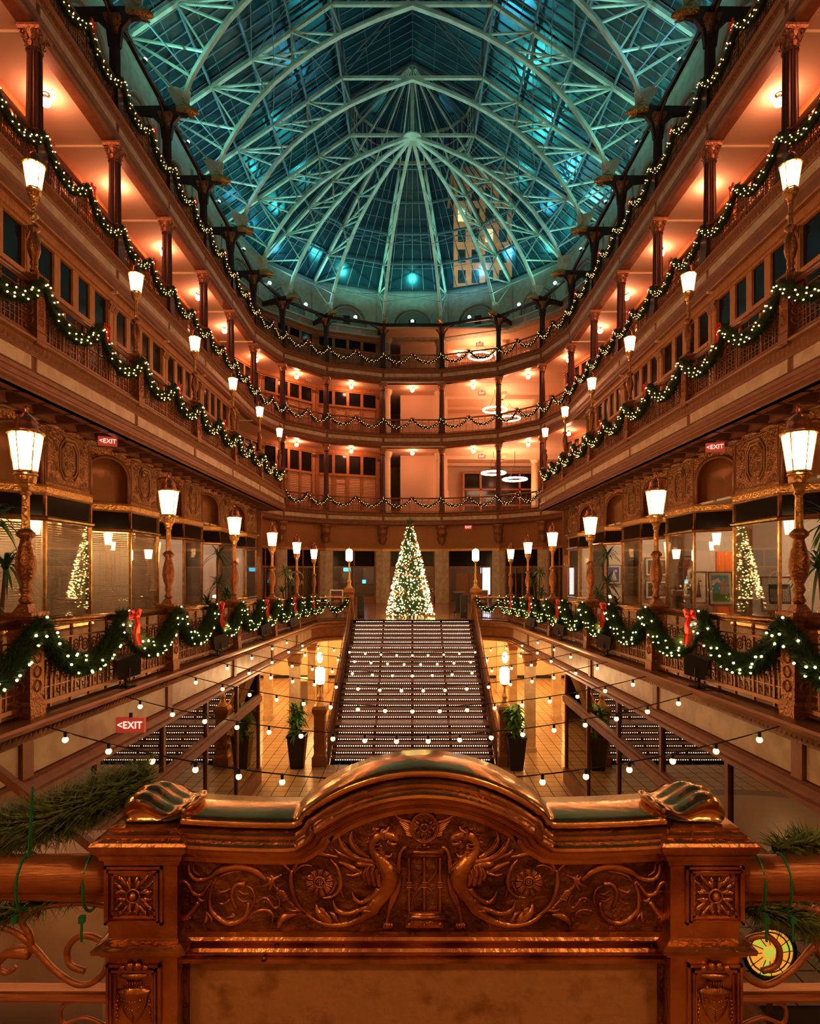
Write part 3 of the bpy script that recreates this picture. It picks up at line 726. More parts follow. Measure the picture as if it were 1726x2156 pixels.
for i in range(len(AP2) - 1):
    a, b = AP2[i], AP2[i + 1]
    ra = (Vector((a[0], a[1] - hub[1])).length) / 9.15; rb = (Vector((b[0], b[1] - hub[1])).length) / 9.15
    t = thing('roof_light', '%s facet of the glazed half dome from the left' % SEV[i], 'skylight', group='half dome glazing')
    rg = MB()
    pane_grid(t, toR(a, 10.95 * ra, 20.35), toR(b, 10.95 * rb, 20.35), toR(b, 3.6 * rb, 25.5), toR(a, 3.6 * ra, 25.5), 6, 5)
    for j, (r, z) in enumerate(CH): rg = MB(); rg.beam(toR(a, r * ra, z + .08), toR(b, r * rb, z + .08), .10, .12); obj('ring_purlin', rg, STEELD, t)
    if i not in (0, 6):
        for a1, b1 in (((6.1, 21.6), (7.1, 22.6)), ((8.3, 18.6), (10.75, 20.1))): rg = MB(); rg.beam(toR(a, a1[0] * ra, a1[1]), toR(b, b1[0] * rb, b1[1]), .04, .04); obj('cross_tie', rg, STEELD, t); rg = MB(); rg.beam(toR(b, a1[0] * rb, a1[1]), toR(a, b1[0] * ra, b1[1]), .04, .04); obj('cross_tie', rg, STEELD, t)
    t = thing('roof_light', '%s facet of the small lantern cone from the left' % SEV[i], 'skylight', group='lantern cone glazing')
    pane_grid(t, toR(a, 3.6 * ra, 27.3), toR(b, 3.6 * rb, 27.3), toR(b, .15, 29.35), toR(a, .15, 29.35), 3, 2)
    lt = MB(); 
    for f in (0, .25, .5, .75, 1):
        p = [Vector(toR(a, 3.6 * ra, 0)).lerp(Vector(toR(b, 3.6 * rb, 0)), f)][0]
        lt.beam((p.x, p.y, 25.4), (p.x, p.y, 27.3), .06, .06)
    lt.beam(toR(a, 3.6 * ra, 25.5), toR(b, 3.6 * rb, 25.5), .12, .2); lt.beam(toR(a, 3.6 * ra, 27.3), toR(b, 3.6 * rb, 27.3), .12, .14); lt.beam(toR(a, 3.6 * ra, 26.3), toR(b, 3.6 * rb, 26.3), .06, .06)
    lt.beam(toR(a, 3.6 * ra, 25.2), toR(a, .2, 29.0), .08, .1)
    obj('lantern_frame', lt, STEEL, t)
# ---- brackets with gilded beast heads on the top gallery columns
def make_bracket():
    t = thing('roof_bracket', '', 'bracket')
    # local: +y away from the atrium, column at origin, z 0 = ZS
    m = MB(); pts = [(-.35, .34), (1.9, .30), (1.9, .02), (.9, .0), (.55, -.05), (.25, -.35), (.18, -.9), (.08, -.9), (-.08, -.9), (-.18, -.9), (-.25, -.35), (-.5, -.05), (-.8, .0), (-.8, .18), (-.35, .34)]
    m.extr(pts[:-1], (-.07, 0, 0), (0, 1, 0), (0, 0, 1), (1, 0, 0), .14); obj('bracket_beam', m, DARK, t)
    for s in (-1, 1):
        m = MB(); m.tube([(s * .1, 0, -.85), (s * .2, 0, -.4), (s * .45, 0, -.08), (s * .85, 0, .06)], .045, 6); obj('side_brace', m, DARK, t)
    m = MB(); rg = random.Random(3)
    prof = [(-.38, .16, .05), (-.5, .19, .06), (-.62, .185, .05), (-.74, .19, .03), (-.86, .18, .02), (-.97, .155, -.01), (-1.06, .12, -.03), (-1.14, .09, -.06), (-1.2, .05, -.1)]
    n = 10; vs = []
    for y, r, dz in prof:
        for j in range(n):
            a = 2 * PI * j / n; vs.append((cos(a) * r * .85, y, .17 + dz + sin(a) * r))
    m.add(vs, [(i * n + j, i * n + (j + 1) % n, (i + 1) * n + (j + 1) % n, (i + 1) * n + j) for i in range(len(prof) - 1) for j in range(n)] + [tuple((len(prof) - 1) * n + j for j in range(n))])
    obj('beast_head', m, GLD, t, True)
    m = MB()
    for s in (-1, 1):
        m.tube([(s * .08, -.78, .36), (s * .13, -.66, .46), (s * .12, -.55, .44)], .03, 5, rs=[.03, .035, .01]); m.ico((s * .12, -.93, .24), .028)
        for a in range(5): m.ring((s * .15, -.45 - a * .09, .12 + .06 * (a % 2)), .05, .014, ax=(0, 1, 0), n=7, m=3)
    m.tube([(0, -.85, -.02), (0, -1.0, -.08), (0, -1.1, -.12)], .05, 6, rs=[.07, .05, .02])
    obj('ear_and_jaw', m, GLD, t); return t
BK = []
allp = nodes34(2)
for i, p in enumerate(allp):
    n_ = len(allp); j = i if i < n_ / 2 else n_ - 1 - i; sd = 'left' if i < n_ / 2 else 'right'
    lab = '%s dark bracket ending in a gilded beast head, %s side' % (ORD[j], sd)
    if not BK: t = make_bracket(); t['label'] = lab; BK.append(t)
    else: t = dup(BK[0], lab)
    t['group'] = 'beast head brackets'
    if abs(p[0]) > 9.1 and p[1] < 35: ny = Vector((1 if p[0] > 0 else -1, 0))
    else: ny = Vector((p[0], p[1] - hub[1])).normalized()
    t.location = (p[0] + ny.x * .08, p[1] + ny.y * .08, ZS); t.rotation_euler = (0, 0, math.atan2(ny.y, ny.x) - PI / 2)
t = thing('eaves_beam', 'dark iron beam linking the brackets around the top gallery', 'beam')
bp = off([(p[0], p[1]) for p in nodes34(2)], .08)
for i in range(len(bp) - 1):
    q = MB(); q.beam((*bp[i][:2], ZS + .16), (*bp[i + 1][:2], ZS + .16), .12, .18); obj('iron_beam', q, DARK, t)
# floodlights with teal light
def teal(loc, aim, e, i, lab):
    t = thing('floodlight', lab, 'floodlight', loc, group='teal roof floodlights')
    d = (Vector(aim) - Vector(loc)).normalized(); m = MB(); m.tube([(0, 0, 0), tuple(d * .12)], .09, 8); obj('housing', m, BLK, t)
    m = MB(); m.ico(tuple(d * .12), .12 if 4 < i < 12 else .08); obj('lens', m, TEAL, t)
    l = bpy.data.lights.new('floodlight_lamp', 'SPOT'); l.energy = e; l.color = (.20, .95, .80) if i % 3 else (.22, .75, 1.); l.spot_size = 2.75; l.spot_blend = .6; l.shadow_soft_size = .06
    lo = bpy.data.objects.new('floodlight_lamp', l); COL.objects.link(lo); lo.parent = t; lo.location = tuple(d * .26); lo.rotation_euler = d.to_track_quat('-Z', 'Y').to_euler()
fp = [(bp[i], bp[i + 1]) for i in range(len(bp) - 1)]
for i, (a, b) in enumerate(fp):
    c = ((a[0] + b[0]) / 2, (a[1] + b[1]) / 2, ZS + .295); 
    j = i if i < len(fp) / 2 else len(fp) - 1 - i
    teal(c, (c[0] * .55, c[1] * .88 + 2.5, 25), 150 if 4 < i < 10 else 150, i, '%s small teal floodlight on the eaves beam, %s' % (ORD[j], 'centre' if i == (len(fp) - 1) / 2 else ('left side' if i < len(fp) / 2 else 'right side')))
# ---- clerestory with blind arches behind
def clere(root, p, q):
    W = (Vector(q) - Vector(p)).length; t = thing('clerestory_bay', '', 'wall bay'); z0, z1_ = 17.5, 20.6
    R_ = min(W * .36, 1.45); cx = W / 2; zc = z0 + .35; n = 14
    m = MB(); arc = [(cx + R_ * cos(PI - PI * i / n), zc + R_ * sin(PI - PI * i / n)) for i in range(n + 1)]
    m.extr([(0, z0), (cx - R_, z0)] + [(x, z) for x, z in arc[:n // 2 + 1]] + [(cx, z1_), (0, z1_)], (0, 0, 0), (1, 0, 0), (0, 0, 1), (0, 1, 0), .3)
    m.extr([(W, z1_), (cx, z1_)] + [(x, z) for x, z in arc[n // 2:]] + [(cx + R_, z0), (W, z0)], (0, 0, 0), (1, 0, 0), (0, 0, 1), (0, 1, 0), .3)
    m.box(0, .22, -.1, 0, z0, z1_ - .3); m.box(W - .22, W, -.1, 0, z0, z1_ - .3); m.box(0, W, -.16, .0, z1_ - .35, z1_ - .25); m.box(0, W, -.25, .0, z1_ - .12, z1_)
    m.box(.32, cx - R_ - .25 if cx - R_ - .25 > .4 else .36, -.03, 0, z0 + .1, zc + .4)
    obj('arched_wall', m, STONE, t)
    m = MB(); m.tube([(x, -.03, z) for x, z in arc], .10, 6, flat=.6); m.tube([(cx + (x - cx) * .84, .04, zc + (z - zc) * .84) for x, z in arc], .04, 6); obj('arch_moulding', m, STONE, t)
    m = MB(); m.box(cx - R_, cx + R_, .22, .30, z0, zc + R_)
    for i in range(-3, 4):
        for j in range(5):
            x = cx + i * R_ * .26; z = zc + .1 + j * .24
            if (x - cx) ** 2 + (z + .1 - zc) ** 2 < (R_ * .78) ** 2 and not (abs(i) < 1 and j < 3): m.box(x - R_ * .10, x + R_ * .10, .18, .22, z, z + .18)
    obj('tympanum', m, STONED, t)
    m = MB(); m.box(cx - .25, cx + .25, .17, .22, zc + .05, zc + .65)
    for j in range(6): m.box(cx - .22, cx + .22, .13, .18, zc + .1 + j * .09, zc + .14 + j * .09)
    obj('louvre_vent', m, DARK, t)
    m = MB(); m.box(0, W, -.45, .3, 16.95, 17.08); m.box(0, W, -.35, .3, 17.08, 17.42); m.box(0, W, -.55, .3, 17.42, 17.52)
    for j in range(3): m.box(W * (j / 3) + .12, W * ((j + 1) / 3) - .12, -.37, -.35, 17.13, 17.37, 1)
    obj('panelled_cornice', m, [STONE, STONED], t)
    return t
CL = {}
op = off(nodes34(1), GW)
for i in range(len(op) - 1):
    a, b = op[i][:2], op[i + 1][:2]; L = round((Vector(b) - Vector(a)).length, 2); key = L
    lab = 'pale clerestory bay with blind arch, %s from the left around the roof' % (['1st', '2nd', '3rd'][i] if i < 3 else '%dth' % (i + 1))
    if key not in CL: t = CL[key] = clere(None, a, b); t['label'] = lab
    else: t = dup(CL[key], lab)
    t['group'] = 'clerestory bays'; frame(t, (*a, 0), (*b, 0), key)

# neighbouring building glimpsed through the glass dome
t = thing('neighbouring_building', 'floodlit brick building glimpsed through the right of the glass dome', 'building', (8.2, 72, 0))
m = MB(); m.box(-3.4, 3.4, 0, 6, -6, 46); m.box(-3.8, 3.8, -.3, 6.3, 46, 47); obj('brick_wall', m, mat('far_brick', (.55, .28, .16), .8, col2=(.42, .2, .1), vscale=2), t)
LW = mat('far_window_lit', (.8, .6, .4), .5, emit=(1., .6, .3), es=1.6)
for i in range(4):
    for j in range(9):
        m = MB(); m.box(-2.9 + i * 1.6, -2.0 + i * 1.6, -.06, .05, 24 + j * 2.4, 25.5 + j * 2.4); obj('window', m, LW if (i * 5 + j * 3) % 7 == 0 else PGD, t)
l = bpy.data.lights.new('facade_floodlight', 'SPOT'); l.energy = 26000; l.color = (1., .5, .22); l.spot_size = 1.0; l.spot_blend = .8; lo = bpy.data.objects.new('facade_floodlight', l); COL.objects.link(lo); lo.location = (5, 58, 30); lo.rotation_euler = Vector((3.2, 14, 8)).to_track_quat('-Z', 'Y').to_euler()
# ================================================================ office fronts
def office(W, H, style):
    """timber front, x 0..W, z 0..H, front at y=0, faces -y"""
    t = thing('office_front', '', 'shopfront'); D = .12
    m = MB(); pw = .26
    tz = {'win': H * .68, 'door': H * .62}[style]
    for x in (0, W - pw):
        m.box(x, x + pw, -.06, D, 0, H - .35); m.box(x + .05, x + pw - .05, -.08, -.06, .4, H - .7)
    m.box(0, W, -.05, D, H - .38, H - .3); m.box(0, W, -.12, D, H - .3, H - .18); m.box(0, W, -.04, D, H - .18, H)
    m.box(pw, W - pw, -.10, D, tz - .12, tz - .04); m.box(pw, W - pw, -.05, D, tz - .04, tz + .04); m.box(pw, W - pw, -.02, D, 0, .25)
    nw = 4; ww = (W - 2 * pw) / nw; mw = .14 if style == 'win' else .085
    for i in range(1, nw): m.box(pw + i * ww - mw, pw + i * ww + mw, -.03, D, tz if style == 'win' else .2, H - .38)
    if style == 'win':
        for i in range(1, 3): m.box(pw + i * (W - 2 * pw) / 3 - .1, pw + i * (W - 2 * pw) / 3 + .1, -.03, D, .2, tz)
    obj('timber_frame', m, TIM, t)
    for x in (0, W - pw):
        c = MB(); c.box(x - .02, x + pw + .02, -.12, -.05, H - .46, H - .38)
        for j in range(3): c.tube([(x + pw * (.2 + .3 * j), -.07, H - .66), (x + pw * (.2 + .3 * j), -.10, H - .55), (x + pw * (.2 + .3 * j), -.14, H - .48)], .03, 5)
        obj('pilaster_capital', c, CAPM, t)
    for i in range(nw):
        q = MB(); q.box(pw + i * ww + mw * (i > 0), pw + (i + 1) * ww - mw * (i < nw - 1), .03, .06, tz + .04, H - .38); obj('window_pane', q, PGD, t)
    x0 = pw; x1 = W - pw
    if style == 'win':
        q = MB(); q.box(x0, x1, .03, .06, .25, tz - .12); obj('window_pane', q, PGD, t)
    else:
        for i in range(nw):
            a, b = pw + i * ww + mw * (i > 0), pw + (i + 1) * ww - mw * (i < nw - 1)
            if i == 1:
                d = MB(); d.box(a, a + .1, -.01, .05, .2, tz - .12); d.box(b - .1, b, -.01, .05, .2, tz - .12); d.box(a, b, -.01, .05, .2, .42); d.box(a, b, -.01, .05, tz - .3, tz - .12); d.box(a, b, -.01, .05, tz - .75, tz - .65)
                dd = obj('door', d, TIM, t); h = MB(); h.box(b - .07, b - .04, -.05, -.01, 1.0, 1.15); obj('door_handle', h, BRT, dd)
            sh = MB(); sh.box(a, b, .06, .08, .25, tz - .12)
            n = int((tz - .4) / .12)
            for j in range(n): sh.add([(a + .02, .0, .3 + j * .12), (b - .02, .0, .3 + j * .12), (b - .02, .05, .39 + j * .12), (a + .02, .05, .39 + j * .12), (a + .02, .01, .28 + j * .12), (b - .02, .01, .28 + j * .12)], [(0, 1, 2, 3), (4, 5, 1, 0)])
            obj('shutter', sh, SHUT, t)
    return t
OF = {}
def office_at(style, H, a, b, z, lab, group):
    key = (style, H)
    if key not in OF: t = OF[key] = office(BL, H, style); t['label'] = lab
    else: t = dup(OF[key], lab)
    t['group'] = group; frame(t, (*a, z), (*b, z), BL); return t
for s in (-1, 1):
    for k in range(1, 7):
        y0, y1 = YK(k), YK(k + 1)
        for lv, H, X in ((2, SOF[3] - LV[2] + .0, 9.36), (3, SOF[4] - LV[3], X3 + GW - .05), (4, 17.0 - LV[4], X3 + GW - .05)):
            if lv == 2 and k == 6: y1 = 33.0
            if lv > 2 and k == 6: y1 = YK(7)
            a, b = (s * X, y0), (s * X, y1)
            if s > 0: a, b = b, a
            office_at('win' if lv == 2 or k < 5 else 'door', H, a, b, LV[lv], '%s timber office front on the %s side, %s' % (ORD[k - 1], LR[s], GN[lv]), 'timber office fronts')
        H = SOF[3] - LV[2]
# apse: left half has fronts, right half is open
ob = off(APSE, GW - .1)
for lv, H in ((2, SOF[3] - LV[2]), (3, SOF[4] - LV[3]), (4, 17.0 - LV[4])):
    for i in range(0, 3):
        office_at('door', H, ob[i][:2], ob[i + 1][:2], LV[lv], '%s louvred timber front at the curved end, %s' % (['leftmost', 'middle', 'rightmost'][i], GN[lv]), 'louvred fronts at the curved end')
    if True:
        a, b = ob[6][:2], ob[7][:2]
        office_at('win', H, a, b, LV[lv], 'timber front at the right end of the curve, %s' % GN[lv], 'timber fronts right of the curved end')
# deep lobby rooms behind the centre and right of the curve
YB = 50.
for lv in (2, 3, 4):
    z0 = LV[lv]; z1_ = {2: SOF[3], 3: SOF[4], 4: 17.0}[lv]
    T = thing('wall_left', 'painted brick side wall of the lobby, gallery %d' % lv, None, kind='structure')
    m = MB(); m.box(-2.2, 12.5, 45.1, 52, z0 - .12, z0 - .02); m.extr([(7.2, 45.1), (12, 45.1), (12, 38), (11.3, 38), (10.3, 41.), (7.8, 43.6)], (0, 0, z0 - .13), (1, 0, 0), (0, 1, 0), (0, 0, 1), .1); obj('floor', m, WOODF, None, kind='structure', label='lobby floor')
    m = MB(); m.box(-2.2, 12.5, 43.2, 52, z1_ + .0, z1_ + .1); m.extr([(7.4, 43.2), (12.5, 43.2), (12.5, 37.5), (11.35, 37.5), (10.35, 40.5)], (0, 0, z1_ + .005), (1, 0, 0), (0, 1, 0), (0, 0, 1), .1)
    for yy in (46.5, 49.5): m.box(2.6, 12.5, yy, yy + .3, z1_ - .22, z1_)
    m.box(6.6, 6.9, 45.3, 51.5, z1_ - .22, z1_); obj('ceiling', m, PLAS, None, kind='structure', label='lobby ceiling with crossing beams')
    m = MB(); m.box(-.9, 2.5, 46.3, 46.5, z0, z1_); obj('wall_back', m, PLAS, None, kind='structure', label='short plaster wall'); m = MB(); m.box(-2.2, 13, 51.6, 51.8, z0, z1_); obj('wall_back', m, PLAS, None, kind='structure', label='end wall of the lobby')
    m = MB(); m.box(11.8, 12, 41., 51.8, z0, z1_); obj('wall_right', m, PLAS, None, kind='structure', label='lobby side wall')
    # brick side wall, courses as geometry
    m = MB(); m.box(2.5, 2.62, 46.3, 51.6, z0, z1_); obj('wall_core', m, BRK, T)
    m = MB(); nr_ = int((z1_ - z0 - .5) / .12)
    for r in range(nr_):
        for c in range(16):
            y = 46.35 + c * .33 + (.16 if r % 2 else 0)
            if y > 51.3: continue
            dpt = .635 + ((r * 7 + c * 13) % 5) * .004
            m.box(2.6, 2.0 + dpt, y + .01, y + .32, z0 + .05 + r * .12 + .008, z0 + .05 + (r + 1) * .12)
    obj('brick', m, BRK, T, kind='stuff')
    for q_, (x, y) in enumerate(((-1.85, 45.0), (2.0, 45.4), (9.3, 47.0))):
        r = .28; H = z1_ - z0
        c = thing('round_column', '%s smooth cream column at the curved end, %s' % (['left', 'centre', 'right'][q_], GN[lv]), 'column', (x, y, z0), group='cream round columns')
        m = MB(); m.lathe([(r * 1.15, 0), (r * 1.15, .12), (r, .16), (r, 1.35), (r * .94, 1.37), (r * .9, H - .45)], 20); obj('column_shaft', m, CREAM if lv < 4 else STONE, c, True)
        m = MB(); m.lathe([(r * .9, H - .45), (r * 1.0, H - .42), (r * 1.0, H - .38), (r * 1.35, H - .14), (r * 1.35, H)], 20); obj('column_capital', m, CREAM if lv < 4 else STONE, c)
    for q_, (x, y, zz) in enumerate({3: [(6.0, 44.9, 11.75), (7.6, 48.5, 12.0)], 2: [(5.9, 44.9, 7.15), (7.4, 44.6, 6.65)], 4: [(5.0, 45.6, 15.9)]}[lv]):
        R_ = .85; L = thing('ring_light', '%s glowing ring light hanging in the lobby, %s' % (['left', 'right'][q_], GN[lv]), 'pendant light', (x, y, zz), group='lobby ring lights')
        m = MB(); m.ring((0, 0, 0), R_, .065, ax=(1, 0, 0), ay=(0, 1, 0), n=28, m=6); obj('light_ring', m, RINGL, L, True)
        m = MB()
        for a in range(3): m.tube([(R_ * cos(a * 2.09), R_ * sin(a * 2.09), .05), (0, 0, min(1.2, z1_ - zz - .05))], .01, 4)
        m.tube([(0, 0, min(1.2, z1_ - zz - .05)), (0, 0, z1_ - zz)], .02, 4); obj('suspension_wire', m, BLK, L)
    if lv == 2:
        m = MB()
        for x in (4.2, 5.6, 7.2, 8.8, 10.4): m.box(x - .08, x + .08, 50.6, 50.75, z0, z1_ - .6)
        for z in (z0 + 1.3, z0 + 2.6, z1_ - .6): m.box(4.2, 10.4, 50.6, 50.75, z - .07, z + .07)
        g = thing('glazed_screen', 'orange timber glazed screen at the back of the second gallery lobby', 'screen'); obj('screen_frame', m, TIM, g)
        m = MB(); m.box(4.25, 10.35, 50.68, 50.7, z0, z1_ - .6); obj('screen_glass', m, PGD, g)
# elevator doors in the brick side
for lv in (2, 3):
    for q_, y in enumerate((47.0, 48.4, 49.8)):
        z0 = LV[lv]
        g = thing('lift_door', '%s pale lift door in the brick wall, %s' % (ORD[q_], GN[lv]), 'door', (2.68, y, z0), group='lift doors')
        m = MB(); m.box(0, .06, 0, .1, 0, 2.2); m.box(0, .06, .9, 1.0, 0, 2.2); m.box(0, .06, 0, 1., 2.1, 2.2); obj('door_surround', m, WHITE, g)
        m = MB(); m.box(0, .03, .1, .49, 0, 2.1); m.box(0, .03, .51, .9, 0, 2.1); obj('door_leaf', m, CREAM, g)
# ---- ceiling globes
def globe(loc, lab):
    def b():
        t = thing('ceiling_globe', '', 'ceiling light')
        m = MB(); m.lathe([(.10, 0), (.11, -.02), (.05, -.05), (.04, -.10), (.08, -.12)], 12); obj('ceiling_plate', m, BRT, t)
        m = MB(); m.ball((0, 0, -.22), .135, 12, 8, sz=.85); obj('glass_globe', m, GLOBE, t, True); return t
    return inst('globe', b, lab, loc, None, 'gallery ceiling globes')
for s in (-1, 1):
    for k in range(1, 7):
        globe((s * (X3 + 1.0), YK(k) + 2.0, SOF[4]), '%s glowing ceiling globe over the %s third gallery' % (ORD[k - 1], LR[s]))
        globe((s * (X2 + 1.6), YK(k) + 2.0, SOF[3]), '') if False else None
ob2 = off(APSE, 1.0)
for lv, z in ((2, SOF[3]), (3, SOF[4])):
    for i in range(0, 7):
        a, b = ob2[i], ob2[i + 1]
        if i == 0 and lv == 2: continue
        globe(((a[0] + b[0]) / 2, (a[1] + b[1]) / 2, z), '%s glowing globe from the left over the curved %s' % (SEV[i], GN[lv]))
for i, x in enumerate((3.6, 6.5, 9.4)):
    globe((x, 47.8, 17.0), '%s glowing globe in the top gallery lobby' % ['left', 'middle', 'right'][i])
# ================================================================ concourse shopfronts
TMC = {}
INLIT = mat('shop_ceiling_light_lit', (.8, .8, .8), .3, emit=(1., .62, .36), es=30)
def text(name, s, size, m, parent, loc, rot, depth=.004, sx=1.):
    c = bpy.data.curves.new(name, 'FONT'); c.body = s; c.size = size; c.extrude = depth; c.align_x = 'CENTER'; c.align_y = 'CENTER'; c.resolution_u = 3
    o = bpy.data.objects.new(name + '_tmp', c); COL.objects.link(o)
    me = bpy.data.meshes.new_from_object(o.evaluated_get(bpy.context.evaluated_depsgraph_get())); COL.objects.unlink(o); bpy.data.objects.remove(o)
    me.name = name; me.materials.clear(); me.materials.append(m)
    r = bpy.data.objects.new(name, me); COL.objects.link(r); r.location = loc; r.rotation_euler = rot; r.scale = (sx, 1, 1)
    if parent: r.parent = parent
    return r
def shop(blinds):
    t = thing('shop_bay', '', 'shopfront')
    P = [(0, .9), (.185, .9), (1.085, 0), (2.985, 0), (3.885, .9), (DK, .9)]
    def face(m, i, z0, z1_, o=0., d=.06, u0=0., u1=1., mi=0):
        a = Vector((*P[i], 0)); b = Vector((*P[i + 1], 0)); x = (b - a).normalized(); n = Vector((-x.y, x.x, 0)); L = (b - a).length
        m.extr([(L * u0, z0), (L * u1, z0), (L * u1, z1_), (L * u0, z1_)], a + n * o, x, (0, 0, 1), n, d, mi)
    def fr(i):
        a = Vector((*P[i], 0)); b = Vector((*P[i + 1], 0)); x = (b - a).normalized(); return a, x, Vector((-x.y, x.x, 0)), (b - a).length
    m = MB()
    face(m, 2, 1.88, 3.4); face(m, 0, 1.88, 3.4); face(m, 4, 1.88, 3.4)
    m.sweep([(p[0], p[1], 0) for p in P], [(.1, 3.2), (-.02, 3.2), (-.07, 3.28), (-.1, 3.4), (.1, 3.4)])
    obj('frieze_wall', m, RELW, t)
    # octagonal medallion with scrolls
    a, x, n, L = fr(2); m = MB(); c = a + x * L / 2 + Vector((0, 0, 2.58))
    for rr, h in ((1., .03), (.8, .045)):
        oc = [(.20 * rr, .48 * rr), (.38 * rr, .26 * rr), (.38 * rr, -.26 * rr), (.20 * rr, -.48 * rr), (-.20 * rr, -.48 * rr), (-.38 * rr, -.26 * rr), (-.38 * rr, .26 * rr), (-.20 * rr, .48 * rr)]
        m.tube([c - n * h * .5 + x * p[0] + Vector((0, 0, p[1])) for p in oc], .022, 5, closed=True)
    for sx in (-1, 1):
        for sz in (-1, 1):
            for (u, v, r_) in ((.58, .22, .11), (.72, .50, .08), (.12, .16, .09), (.56, .55, .07)):
                m.ring(c + x * (sx * u) + Vector((0, 0, sz * v)) - n * .01, r_, .018, ax=x, n=10, m=4, a0=0 if sx > 0 else PI, a1=5.2 if sx > 0 else PI + 5.2)
                m.ring(c + x * (sx * u) + Vector((0, 0, sz * v)) - n * .01, r_ * .45, .016, ax=x, n=8, m=4)
    m.tube([a + x * .06 - n * .01 + Vector((0, 0, 1.98)), a + x * (L - .06) - n * .01 + Vector((0, 0, 1.98)), a + x * (L - .06) - n * .01 + Vector((0, 0, 3.14)), a + x * .06 - n * .01 + Vector((0, 0, 3.14))], .02, 4, closed=True)
    obj('relief_medallion', m, EGG, t)
    # arched niches on the slanted faces
    for i in (1, 3):
        a, x, n, L = fr(i); R_ = L * .445; cx = L / 2; zc = 2.60; k = 10; m = MB()
        arc = [(cx + R_ * cos(PI - PI * j / k), zc + R_ * sin(PI - PI * j / k)) for j in range(k + 1)]
        m.extr([(0, 1.88), (cx - R_, 1.88)] + arc[:k // 2 + 1] + [(cx, 3.4), (0, 3.4)], a, x, (0, 0, 1), n, .06)
        m.extr([(L, 3.4), (cx, 3.4)] + arc[k // 2:] + [(cx + R_, 1.88), (L, 1.88)], a, x, (0, 0, 1), n, .06)
        obj('arch_wall', m, RELW, t)
        m = MB(); full = [(cx - R_, 1.9)] + arc + [(cx + R_, 1.9)]
        m.tube([a + x * u - n * .02 + Vector((0, 0, z)) for u, z in full], .05, 6); m.tube([a + x * (cx + (u - cx) * 1.12) - n * .01 + Vector((0, 0, zc + (z - zc) * 1.12 if z > zc else z)) for u, z in full], .018, 5)
        obj('arch_moulding', m, TRIM, t, True)
        m = MB(); dp = [(1, .0), (.98, .12), (.9, .24), (.7, .34), (.4, .40), (0, .42)]
        vs = []; 
        for f, d in dp:
            for u, z in full: vs.append(a + x * (cx + (u - cx) * f) + n * (d + .04) + Vector((0, 0, (zc if z > zc else z) + ((z - zc) * f if z > zc else 0))))
        nn_ = len(full); m.add(vs, [(p * nn_ + j, p * nn_ + j + 1, (p + 1) * nn_ + j + 1, (p + 1) * nn_ + j) for p in range(len(dp) - 1) for j in range(nn_ - 1)])
        m.extr([(0, 1.86), (L, 1.86), (L, 1.9), (0, 1.9)], a, x, (0, 0, 1), n, .45)
        obj('arch_niche', m, NICHE, t, True)
    pth = [(p[0], p[1], 0) for p in P]
    m = MB(); m.sweep(pth, [(.08, 1.66), (-.04, 1.66), (-.06, 1.69), (-.05, 1.71), (-.05, 1.84), (-.07, 1.86), (-.10, 1.89), (.08, 1.89)]); obj('gilt_band', m, GLD, t)
    m = MB()
    for i in range(5): face(m, i, 1.2, 1.68, .0, .03)
    obj('transom_glass', m, PGD, t)
    m = MB(); m.sweep(pth, [(.05, 1.10), (-.04, 1.10), (-.08, 1.13), (-.09, 1.17), (-.06, 1.21), (.05, 1.21)]); obj('brass_rail', m, BRT, t); m = MB(); m.sweep(pth, [(.05, -1.34), (-.06, -1.34), (-.08, -1.30), (-.06, -1.24), (.05, -1.24)])
    obj('brass_rail', m, BRT, t)
    for j, p in enumerate(P[1:-1]): m = MB(); m.box(p[0] - .03, p[0] + .03, p[1] - .03, p[1] + .03, -1.3, 1.68); obj('brass_mullion', m, BRT, t)
    for i in range(5):
        m = MB(); face(m, i, -1.26, 1.12, .0, .012); obj('display_window', m, PGL, t)
    m = MB()
    for i in range(5): face(m, i, -2.45, -1.33, -.02, .1)
    obj('stall_riser', m, MARB, t)
    if blinds:
        for i in (1, 2, 3):
            a, x, n, L = fr(i); m = MB(); nb = 44
            for j in range(nb):
                z = -1.22 + j * (2.3 / nb)
                b0 = a + n * .08 + Vector((0, 0, z)); m.add([b0 + x * .05, b0 + x * (L - .05), b0 + x * (L - .05) + n * .030 + Vector((0, 0, .041)), b0 + x * .05 + n * .030 + Vector((0, 0, .041))], [(0, 1, 2, 3)])
            for u in (.2, .8): m.tube([a + n * .07 + x * L * u + Vector((0, 0, -1.2)), a + n * .07 + x * L * u + Vector((0, 0, 1.1))], .004, 3)
            obj('venetian_blind', m, BLIND, t, kind='stuff')
            m = MB(); m.extr([(.02, -1.25), (L - .02, -1.25), (L - .02, 1.3), (.02, 1.3)], a + n * .7, x, (0, 0, 1), n, .02); obj('backing_board', m, CREAM, t)
            m = MB(); m.extr([(.15, 1.24), (L - .15, 1.24), (L - .15, 1.28), (.15, 1.28)], a + n * .35, x, (0, 0, 1), n, .1); obj('strip_light', m, INLIT, t)  # hidden glowing strip, added to brighten the blinds and the board behind
    return t
SH = {}
INWH = mat('shop_light_lavender_lit', (.8, .8, .8), .3, emit=(1., .74, .80), es=26)
DIM = mat('dim_shop_wall', (.30, .18, .10), .6)
